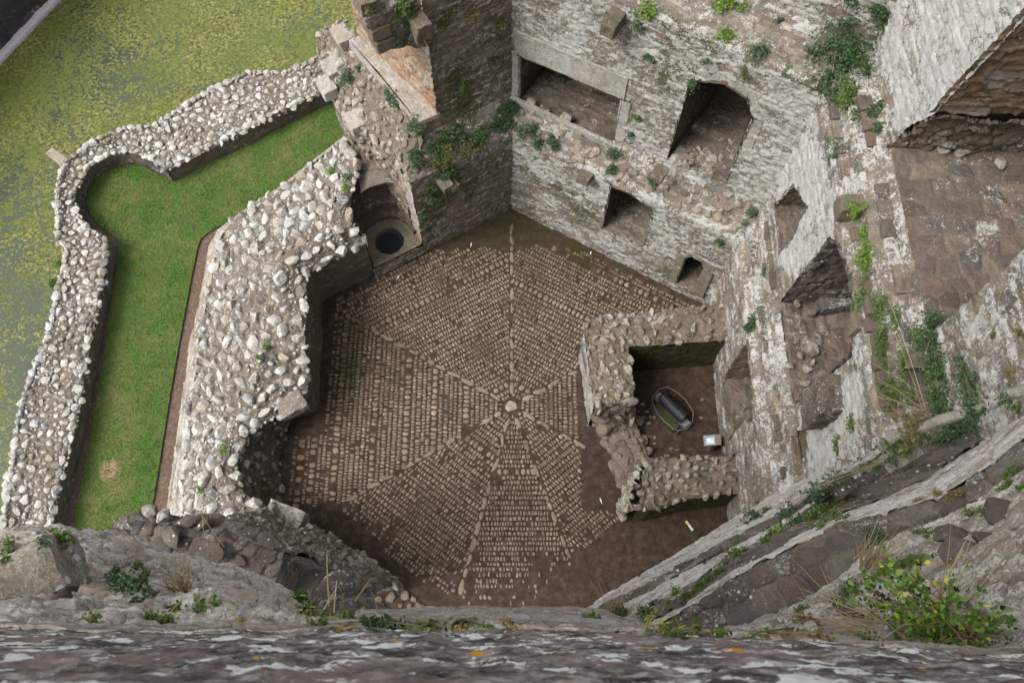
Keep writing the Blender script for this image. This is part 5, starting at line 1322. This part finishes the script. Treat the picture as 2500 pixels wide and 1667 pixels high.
plant('creeper', 'hanging green strands below the tangled stems', 'creeper', 'olive', [(2230, 1040, 14, 30), (2205, 1060, 14, 30), (2165, 1000, 9, 20), (2188, 1005, 8, 14)], ('R', 5.65), .038, dens=1.6)
plant('shrub', 'wide mid green shrub along the foot of the right wall', 'shrub', 'mid', [(2190, 1085, 34, 24), (2240, 1075, 26, 20), (2150, 1110, 30, 18)], 8.4, .042, dens=1.9)
plant('shrub', 'grey green shrub strip in the near right corner', 'shrub', 'grey', [(2180, 1120, 30, 16), (2110, 1140, 34, 18), (2050, 1165, 30, 16), (2000, 1195, 22, 14)], 8.2, .042, dens=1.8)
plant('wall_plant', 'plant hanging below the broken white masonry lump', 'plant', 'mid', [(2080, 1030, 11, 22), (2045, 1085, 14, 20)], ('R', 5.35), .04)
tuft('dry_stems', 'tangle of long dry stems crossing the right wall', 'stems', 'straw', 2270, 1005, ('R', 5.9), 1.5, 16, .9, .004, (-1.6, .6, .2))
for k, (lab, px, py) in enumerate([('topmost small tuft at the far right on the upper wall', 2428, 812), ('small tuft at the right edge beside the topmost tuft', 2494, 815), ('round tuft with rusty leaves on the far right wall', 2474, 905), ('dark small tuft low on the far right wall', 2444, 975), ('wide green tuft above the roll moulding', 2486, 995)]):
    plant('wall_plant', lab, 'plant', ['olive', 'olive', 'rust', 'dark', 'mid'][k], [(px, py, 13 + 5 * (k == 4), 11)], ('R', 6.15), .038)
# near right ledges
LP = [('dark green bush on the first ledge above the shaded recess', 'dark', [(1832, 1270, 20, 17)], 5.5, .04), ('tiny dark plant beside the upper corbel on the first ledge', 'dark', [(1875, 1245, 11, 8)], 5.4, .035),
      ('bushy grey green plant hanging over the pale band', 'grey', [(1920, 1262, 24, 26), (1945, 1275, 14, 16)], 7.3, .04), ('green plant left end of the long shrub strip', 'dark', [(1975, 1225, 20, 20), (2000, 1200, 18, 14)], 7.8, .04),
      ('yellow green plants behind the pale riser', 'mid', [(1990, 1262, 22, 14), (2015, 1240, 18, 12)], 8.4, .038), ('green plant in the gap of the dark ledge', 'mid', [(2000, 1290, 12, 14), (2025, 1270, 20, 14), (2060, 1265, 14, 12)], 8.8, .036),
      ('pointed green plant with a tall spike on the dark ledge', 'mid', [(1795, 1355, 22, 16), (1796, 1330, 6, 22)], 8.4, .034), ('small yellow green plant right of the spiky one', 'mid', [(1864, 1322, 12, 10)], 8.5, .034),
      ('low green tuft beside the spiky plant', 'bright', [(1825, 1342, 14, 9)], 8.4, .032), ('dark little plant on the stone course of the lower ledge', 'dark', [(1719, 1372, 12, 10)], 7.5, .034),
      ('long green cushion on the middle of the pale riser', 'mid', [(1730, 1415, 22, 14), (1712, 1430, 14, 10)], 8.5, .034), ('small round green plant on the pale riser', 'bright', [(1650, 1446, 13, 10)], 8.4, .032),
      ('yellow green plant between the two green cushions of the riser', 'olive', [(1680, 1452, 16, 13), (1668, 1465, 10, 8)], 8.6, .034), ('dark plant near the foot of the pale riser', 'dark', [(1603, 1475, 14, 12)], 8.5, .034),
      ('rusty low plant near the foot of the riser', 'rust', [(1630, 1475, 13, 8)], 8.7, .032), ('green leafy tuft at the lower end of the ledges', 'mid', [(1575, 1495, 16, 12)], 8.8, .034)]
LP += [('row of small green cushions along the upper pale band', 'mid', [(1760, 1395, 14, 8), (1700, 1440, 12, 7), (1770, 1375, 10, 7)], 8.4, .032), ('grassy green strip where the band meets the corner', 'bright', [(1880, 1300, 16, 8), (1905, 1290, 14, 7), (1940, 1282, 12, 8)], 8.6, .032),
       ('green trailing plant under the roll moulding', 'mid', [(2075, 1215, 16, 10), (2050, 1235, 14, 9), (2030, 1250, 10, 8)], 9.0, .034), ('low mat of leaves at the bottom of the dark ledge', 'mid', [(1620, 1545, 24, 9), (1660, 1555, 16, 8)], 15.5, .02)]
for lab, pal, el, z, lf in LP: plant('ledge_plant', lab, 'plant', pal, el, z, lf, group='plants on the near right ledges')
plant('wall_plant', 'dark green plant at the foot of the dry tuft by the near wall edge', 'plant', 'dark', [(1515, 1503, 26, 18)], 9.5, .032)
tuft('grass_tuft', 'round tuft of dry grass at the lower corner of the near right wall', 'grass tuft', 'straw', 1505, 1500, 9.5, .36, 220, .55, .0035, (0, .2, 0), base=.07)
# rock-like top with bramble
HP = [('dark green plant in the notch of the rock top', 'dark', [(2135, 1320, 18, 20), (2120, 1300, 10, 10)], 13.0, .022), ('small leafy plant at the right of the notch', 'mid', [(2252, 1300, 18, 12), (2265, 1310, 10, 8)], 13.2, .02),
      ('reddish succulent patch high on the right slope', 'rust', [(2345, 1208, 24, 14), (2320, 1215, 12, 10)], 13.2, .018), ('rusty patch on the white band', 'rust', [(2245, 1222, 12, 8)], 12.0, .018), ('second rusty patch on the white band further right', 'rust', [(2290, 1206, 16, 7)], 12.2, .018),
      ('low green mat along the joint of the right slope', 'mid', [(2375, 1255, 30, 12), (2400, 1245, 14, 9)], 13.6, .018), ('tall green plant at the right picture edge', 'mid', [(2470, 1160, 16, 26), (2455, 1190, 14, 14), (2490, 1190, 12, 12)], 13.4, .02),
      ('grey green mat beside the bramble on the left slope', 'grey', [(2080, 1440, 26, 22), (2060, 1470, 20, 14)], 14.6, .018), ('small green patch near the lower left end of the rock top', 'mid', [(1962, 1482, 18, 12)], 14.2, .018),
      ('rusty green patch on the lower rock slope', 'rust', [(1968, 1512, 24, 9)], 14.8, .018), ('broad green mat above the bramble', 'mid', [(2200, 1385, 36, 18), (2240, 1370, 26, 16), (2160, 1400, 22, 14)], 14.3, .018)]
for lab, pal, el, z, lf in HP: plant('ledge_plant', lab, 'plant', pal, el, z, lf, wid=.4)
tuft('grass_tuft', 'upright dry grass tuft in the notch of the rock top', 'grass tuft', 'straw', 2122, 1385, 13.8, .42, 170, .22, .003, (0, .25, 0), base=.05)
tuft('grass_stalks', 'few tall pale stalks rising behind the bramble', 'stalks', 'straw', 2300, 1475, 15.4, .5, 22, .25, .003, (.05, .45, 0), base=.05)
tuft('grass_stalks', 'single dry stalks arching over the grey ledge', 'stalks', 'straw', 2050, 1490, 14.8, .45, 7, .5, .0025, (-.4, .5, 0), base=.08)
tuft('dry_stems', 'flattened bundle of straw lying below the bramble', 'stems', 'straw', 2190, 1556, 16.4, .42, 60, .35, .0025, (-1.3, .0, -.6), base=.06)

def bramble():
    rng = np.random.default_rng(4242)
    root = at(2330, 1560, 16.2)
    t = thing('bramble', root, 'bright green bramble bush with black and red berries at the lower right', 'bush')
    canes, pos, dirs, nrm, size = [], [], [], [], []
    tips = [(2095, 1470), (2140, 1440), (2180, 1420), (2215, 1460), (2190, 1510), (2130, 1520), (2260, 1500), (2300, 1530), (2340, 1500), (2250, 1560), (2380, 1530), (2420, 1520), (2460, 1540), (2490, 1560), (2350, 1570), (2400, 1580), (2270, 1585), (2310, 1590), (2450, 1590), (2200, 1540), (2160, 1480), (2240, 1430), (2480, 1500), (2330, 1540), (2280, 1550), (2390, 1560), (2220, 1400), (2180, 1375), (2110, 1400), (2075, 1445), (2090, 1510), (2150, 1400), (2250, 1395), (2430, 1560), (2470, 1580), (2280, 1470)]
    for (px, py) in tips:
        tip = at(px, py, 15.6 + rng.uniform(-.25, .45))
        b = root + rng.normal(size=3) * [.1, .05, .03]
        mid = (b + tip) / 2 + up * rng.uniform(.02, .16)
        P = [(1 - q) ** 2 * b + 2 * q * (1 - q) * mid + q * q * tip for q in np.linspace(0, 1, 9)]
        canes += list(zip(P[:-1], P[1:]))
        for q in np.linspace(.28, 1.06, 17):
            c = (1 - q) ** 2 * b + 2 * q * (1 - q) * mid + q * q * tip
            n0 = unit(np.array([rng.normal() * .5, rng.normal() * .5 - .1, 1.0]))
            d0 = unit(rng.normal(size=3) * [1, 1, .3]); d0 = unit(d0 - n0 * np.dot(d0, n0)); s0 = np.cross(n0, d0)
            c = c + rng.normal(size=3) * .05
            L = rng.uniform(.014, .042)
            for a_ in (0, 1.25, -1.25):
                dd = d0 * cos(a_) + s0 * sin(a_)
                pos.append(c + dd * .006); dirs.append(dd); nrm.append(unit(n0 + rng.normal(size=3) * .25)); size.append(L * (1 if a_ == 0 else .85))
    pos, dirs, nrm, size = map(np.array, (pos, dirs, nrm, size))
    dirs = unit(dirs - nrm * (dirs * nrm).sum(1, keepdims=True))
    side = np.cross(dirs, nrm)
    L = size[:, None]
    ring_ = [(0, 0, 0), (.25, .27, .05), (.6, .3, .04), (1.0, 0, -.1), (.6, -.3, .04), (.25, -.27, .05), (.5, 0, -.02)]
    V = np.stack([pos + dirs * L * a + side * L * b + nrm * L * c_ for a, b, c_ in ring_], 1).reshape(-1, 3)
    k = np.arange(len(pos))[:, None] * 7
    F = np.concatenate([k + [i, (i + 1) % 6, 6] for i in range(6)], 0)
    r = rng.random(len(pos)); r = np.where(rng.random(len(pos)) < .035, 1.0, r * .8)
    raw_mesh('leaves', V, F, mat_leaf('bramble_leaf', [(.035, .085, .012), (.065, .14, .018), (.1, .2, .025), (.16, .27, .035), (.22, .32, .04), (.5, .46, .04)], .45), t, np.repeat(np.stack([r, r, r], -1), 7, 0), False)
    bars('cane', canes, .0028, plain('cane', (.14, .07, .05), .7), t, 5)
    berry = plain('ripe_berry', (.008, .006, .012), .25); red = plain('red_berry', (.11, .018, .016), .4)
    V0, F0 = ICO[1]
    for (px, py, m_) in [(2155, 1452, berry), (2165, 1462, berry), (2265, 1438, berry), (2325, 1432, berry), (2335, 1438, berry), (2448, 1482, berry), (2140, 1445, red), (2178, 1468, red), (2245, 1375, berry)]:
        c = at(px, py, 15.9); Vs, Fs = [], []
        for q in range(18):
            o_ = unit(rng.normal(size=3)) * .0085
            Vs.append(V0 * .0048 + c + o_); Fs.append(F0 + q * len(V0))
        raw_mesh('berry', np.concatenate(Vs), np.concatenate(Fs), m_, t)
bramble()
# near left
NP = [('dark green bush growing from the pale slope at the lower left', 'dark', [(320, 1435, 34, 22), (300, 1420, 30, 18), (280, 1412, 22, 14), (345, 1455, 22, 14), (285, 1395, 8, 16)], 14.4, .022), ('leafy plant on the wall crest at the left beside the lawn', 'mid', [(142, 1310, 24, 13), (125, 1300, 12, 9)], 12.6, .028),
      ('ivy hanging down the left picture edge by the boulder', 'mid', [(32, 1325, 16, 14), (22, 1350, 14, 18), (14, 1370, 8, 10)], 13.4, .024), ('small plant on the crest above the boulder', 'dark', [(100, 1322, 14, 7)], 13.0, .024),
      ('small bush on the pale slope near the wall stub', 'mid', [(335, 1382, 16, 14), (348, 1400, 10, 8)], 13.3, .022), ('tiny round plant on the pale slope under the small bush', 'olive', [(335, 1422, 15, 9)], 14.2, .02),
      ('small rusty plant on the middle of the pale slope', 'rust', [(378, 1452, 12, 9)], 14.4, .02), ('yellow green fern clump on the middle of the slope', 'bright', [(495, 1478, 22, 12), (520, 1470, 12, 14)], 14.8, .022),
      ('low strip of green plants along the foot of the slope', 'mid', [(400, 1508, 30, 8), (430, 1490, 18, 10), (360, 1500, 16, 9)], 15.4, .02), ('small green plant beside the rust coloured stone', 'mid', [(240, 1506, 18, 9)], 15.6, .02),
      ('leafy plant between the slope and the dark rock', 'mid', [(740, 1465, 24, 18), (755, 1490, 18, 14)], 13.9, .026), ('long green plant strip below the dark rock', 'mid', [(790, 1510, 22, 14), (850, 1505, 18, 10), (770, 1525, 16, 10)], 14.6, .024),
      ('green moss by the threshold at the parapet edge', 'dark', [(940, 1520, 28, 8), (900, 1515, 18, 7)], 15.2, .022), ('green tuft at the foot of the tall dry stalks', 'mid', [(1020, 1522, 24, 8), (1050, 1528, 18, 7)], 15.6, .02),
      ('pink stemmed plant on the middle of the parapet edge', 'rust', [(1140, 1520, 26, 9), (1115, 1525, 14, 8)], 15.8, .02), ('bright green patch at the middle of the parapet edge', 'bright', [(1195, 1525, 24, 10), (1180, 1530, 20, 8)], 15.9, .02),
      ('small rusty plant right of the bright patch on the parapet edge', 'rust', [(1250, 1522, 14, 10)], 15.9, .02), ('small plant at the right start of the parapet edge', 'mid', [(1438, 1506, 14, 9)], 15.4, .022),
      ('plant row on the parapet edge at the right', 'mid', [(1672, 1548, 22, 10), (1740, 1552, 26, 9), (1700, 1540, 10, 16)], 15.9, .02), ('rusty plants on the parapet edge left of the bramble', 'rust', [(1860, 1550, 34, 10), (1930, 1545, 22, 10), (2010, 1560, 28, 12)], 16.3, .018),
      ('dark low plant close to the bramble foot', 'dark', [(2110, 1560, 24, 12)], 16.6, .018)]
for lab, pal, el, z, lf in NP: plant('ledge_plant', lab, 'plant', pal, el, z, lf, wid=.4)
for lab, px, py, z, n_, h_ in [('bright yellow fern tuft on the parapet edge at the left', 560, 1522, 16.0, 60, .05), ('yellow fern tuft left of the dry stalks on the parapet lip', 840, 1542, 16.6, 50, .04), ('yellow green fern tuft on the parapet lip at the right', 1600, 1552, 16.6, 80, .05), ('small yellow tuft low on the left parapet', 480, 1542, 16.9, 30, .03), ('yellow fern by the dark rock near the lip', 745, 1520, 15.6, 40, .05)]:
    tuft('fern', lab, 'fern', 'yellow', px, py, z, h_ * .62, n_, 1.1, .0018, (0, .2, 0), base=.04)
tuft('grass_stalks', 'tall thin dry stalks standing on the middle left parapet edge', 'stalks', 'straw', 1015, 1522, 15.4, .22, 7, .12, .001, (0, .33, 0), heads=False, base=.09)
tuft('grass_tuft', 'dry grass tuft on the pale slope at the near left', 'grass tuft', 'straw', 440, 1440, 14.2, .17, 160, .5, .0028, (0, .25, 0), base=.05)
tuft('grass_stalks', 'pale seed stalks in front of the dark wall stub', 'stalks', 'straw', 440, 1372, 12.6, .5, 14, .14, .0035, (.05, .22, 0), heads=True, base=.16)
tuft('dry_stems', 'bent dry stems reaching from the dark rock over the threshold', 'stems', 'straw', 830, 1510, 14.6, .2, 9, .55, .0018, (.5, .5, 0), base=.05)
# left wall plants
for lab, pal, px, py, w_, h_, z in [('small bright plant among the boulders near the niche', 'bright', 811, 420, 11, 7, 2.3), ('grey plant at the rubble edge by the niche', 'grey', 850, 433, 9, 9, 2.3), ('upright green plant at the rubble edge by the niche', 'bright', 842, 460, 6, 12, 2.3),
                               ('small green tuft in the middle of the boulder wall', 'mid', 651, 843, 7, 8, 1.9), ('tiny green tuft lower on the boulder wall', 'mid', 632, 873, 6, 5, 1.8), ('bright little tuft near the dark hollow', 'bright', 543, 1098, 11, 8, 1.6), ('two joined tufts at the lower end of the boulder wall', 'mid', 490, 1195, 9, 7, 1.7),
                               ('tiny green tuft beside the hollow edge', 'mid', 582, 1145, 5, 5, 1.6), ('weeds hanging over the moat from the wall edge', 'bright', 128, 690, 9, 10, .6), ('small weed on the outer edge of the moat wall', 'bright', 140, 645, 8, 6, .7)]:
    plant('wall_plant', lab, 'plant', pal, [(px, py, w_, h_)], z, .04, stem=False)

# ------------------------------------------------------------------ things on the floor
def rot2(an): return np.array([cos(an), sin(an), 0]), np.array([-sin(an), cos(an), 0])
gc = (at(1643, 998, .3) + at(1643, 998, .3)) / 2
q0, q1 = at(1605, 960, .3), at(1682, 1036, .3)
ax = unit(q1 - q0); ay = np.array([-ax[1], ax[0], 0])
if ay[0] < 0: ay = -ay
gun = thing('iron_barrel', drop([gc], 0)[0], 'black hooped iron barrel lying on a beam inside a lens shaped railing', 'barrel')
iron = plain('hooped_black_iron', (.02, .02, .024), .5, .4, .5, 30)
bc = gc + ay * .02; bc[2] = .34
def cyl(name, a, b, r0, r1, mat, parent, n=24, caps=True):
    d = unit(b - a); x = unit(np.cross(d, up)); y = np.cross(x, d)
    V = [a + r0 * (x * cos(t) + y * sin(t)) for t in np.linspace(0, 2 * pi, n, endpoint=False)] + [b + r1 * (x * cos(t) + y * sin(t)) for t in np.linspace(0, 2 * pi, n, endpoint=False)]
    F = [(k, (k + 1) % n, n + (k + 1) % n, n + k) for k in range(n)]
    if caps: F += [tuple(range(n))[::-1], tuple(range(n, 2 * n))]
    return raw_mesh(name, V, F, mat, parent, None, False)
cyl('barrel_tube', bc - ax * .36, bc + ax * .36, .145, .15, iron, gun)
for k in range(10): cyl('hoop', bc + ax * (-.34 + k * .072 - .02), bc + ax * (-.34 + k * .072 + .02), .172, .172, iron, gun)
cyl('breech_plug', bc - ax * .42, bc - ax * .36, .1, .13, iron, gun)
block('cradle_beam', box_pts(gc + up * -.12, (ax, ay, up), (.52, .09, .09)), plain('grey_timber', (.13, .125, .14), .8), gun, 3, amp=.004, bev=.01)
block('turf_bed', box_pts(gc - ay * .19 + up * -.22, (ax, ay, up), (.38, .14, .05)), plain('mossy_turf', (.042, .042, .014), .95, 0, .5), gun, 4, amp=.02)
block('dark_bed', box_pts(gc + up * -.27, (ax, ay, up), (.48, .3, .03)), plain('dark_earth', (.03, .024, .02), .95), gun, 5, amp=.01)
rail = [(-.62, -.18), (-.48, -.33), (-.2, -.43), (.1, -.46), (.4, -.42), (.55, -.36), (.66, -.1), (.62, .12), (.45, .33), (.1, .43), (-.25, .42), (-.56, .32), (-.66, .1)]
rp_ = [gc + ax * a + ay * b + up * .05 for a, b in [(.86 * a, .86 * b) for a, b in rail]]
rm = plain('thin_rusty_rail', (.2, .16, .14), .6, .3)
bars('rail', [(rp_[i], rp_[(i + 1) % len(rp_)]) for i in range(len(rp_))], .008, rm, gun, 6)
for p in rp_: bars('post', [(drop([p], 0)[0], p)], .008, rm, gun, 6)
# lectern
lc = at(1733, 1075, .5)
lt = thing('information_lectern', drop([lc], 0)[0], 'small slanted information panel on a brown post by the wall foot', 'sign')
lx, ly = np.array([0, 1.0, 0]), np.array([-.96, 0, -.28])
tn = unit(np.cross(ly, lx)); tn = tn if tn[2] > 0 else -tn
block('post', box_pts(drop([lc], .24)[0] + np.array([.1, 0, 0]), (ex, ey, up), (.05, .12, .24)), plain('brown_post', (.1, .075, .06), .8), lt, 6, amp=.002, bev=.008)
block('backing_board', box_pts(lc + np.array([.05, 0, .02]), (lx, ly, tn), (.13, .2, .014)), plain('brown_board', (.15, .11, .09), .6), lt, 7, amp=.001, bev=.004)
def flat_quad(name, c, u, v, hu, hv, mat, par): return raw_mesh(name, [c - u * hu - v * hv, c + u * hu - v * hv, c + u * hu + v * hv, c - u * hu + v * hv], [(0, 1, 2, 3)], mat, par, None, False)
flat_quad('panel_sheet', lc + ly * .055 + np.array([.05, 0, .02]) + tn * .02, lx, ly, .115, .125, plain('panel_blue_grey', (.2, .26, .28), .35, 0, .3, 9), lt)
flat_quad('panel_picture', lc + ly * .045 - lx * .02 + np.array([.05, 0, .02]) + tn * .025, lx, ly, .07, .085, plain('panel_white', (.55, .56, .54), .3, 0, .3, 14), lt)
# wall panel on the partition
pa, pb = onplane(1436, 836, (1.66, 0, 0), (1, 0, 0)), None
fb = [at(1431, 826, 1.25), at(1447, 908, 1.25)]
ip = thing('notice_board', (fb[0] + fb[1]) / 2, 'dark framed information panel fixed to the pale end of the partition', 'sign')
d_ = unit((fb[1] - fb[0]) * [1, 1, 0]); n_ = np.array([d_[1], -d_[0], 0]); n_ = -n_ if n_[0] > 0 else n_
mc = (fb[0] + fb[1]) / 2 + n_ * .05
tilt = unit(up + n_ * -.25); tn2 = unit(np.cross(d_, tilt)); tn2 = tn2 if tn2[2] > 0 else -tn2
block('frame', box_pts(mc, (d_, tilt, tn2), (.36, .27, .02)), plain('dark_frame', (.03, .032, .034), .4), ip, 8, amp=.0, bev=.006, cuts=1)
flat_quad('panel_sheet', mc + tn2 * .024, d_, tilt, .32, .23, plain('panel_grey', (.1, .115, .12), .25, 0, .4, 5), ip)
# litter
def feather(lab, px, py, an, L=.12):
    c = at(px, py, .035); d, s_ = rot2(an)
    V = [c - d * L / 2, c - d * L * .3 + s_ * .006, c + d * L * .1 + s_ * .016 + up * .01, c + d * L / 2 + up * .005, c + d * L * .1 - s_ * .016 + up * .004, c - d * L * .3 - s_ * .006]
    put(raw_mesh('feather', V, [(0, 1, 5), (1, 2, 4, 5), (2, 3, 4)], plain('white_feather', (.75, .75, .75), .7) if 'white_feather' not in bpy.data.materials else bpy.data.materials['white_feather'], None, None, False), lab, 'feather', 'feathers dropped on the tower floor', 'thing')
feather('white feather lying near the back corner of the floor', 1150, 598, 1.4, .15)
feather('white feather on the mossy cobbles left of the back corner', 972, 677, .9, .14)
feather('white feather near the right back wall', 1442, 618, 1.3, .12)
feather('white feather on the cobbles below the paving strip', 1467, 1222, 1.9, .17)
feather('white feather near the foot of the near right wall', 1538, 1422, 1.1, .16)
cap = at(792, 1272, .02)
t = thing('bottle_cap', cap, 'blue bottle top lying on the bare soil', 'cap')
bl = plain('blue_plastic', (.08, .14, .42), .4)
cyl('cap_top', cap, cap + up * .03, .075, .07, bl, t, 20); cyl('cap_rim', cap + up * .03, cap + up * .036, .062, .062, plain('pale_blue', (.3, .38, .6), .4), t, 20)
wr = at(1682, 1282, .03); d, s_ = rot2(2.15)
t = thing('wrapper', wr, 'pale yellow and white wrapper on the dark soil by the recess', 'litter')
wv = [wr - d * .14 - s_ * .028, wr - d * .14 + s_ * .028, wr + s_ * .03 + up * .02, wr - s_ * .028 + up * .012]
raw_mesh('white_half', wv, [(0, 1, 2, 3)], plain('wrapper_white', (.62, .66, .64), .4), t, None, False)
raw_mesh('yellow_half', [wv[3], wv[2], wr + d * .12 + s_ * .028, wr + d * .12 - s_ * .03], [(0, 1, 2, 3)], plain('wrapper_yellow', (.55, .5, .2), .4), t, None, False)
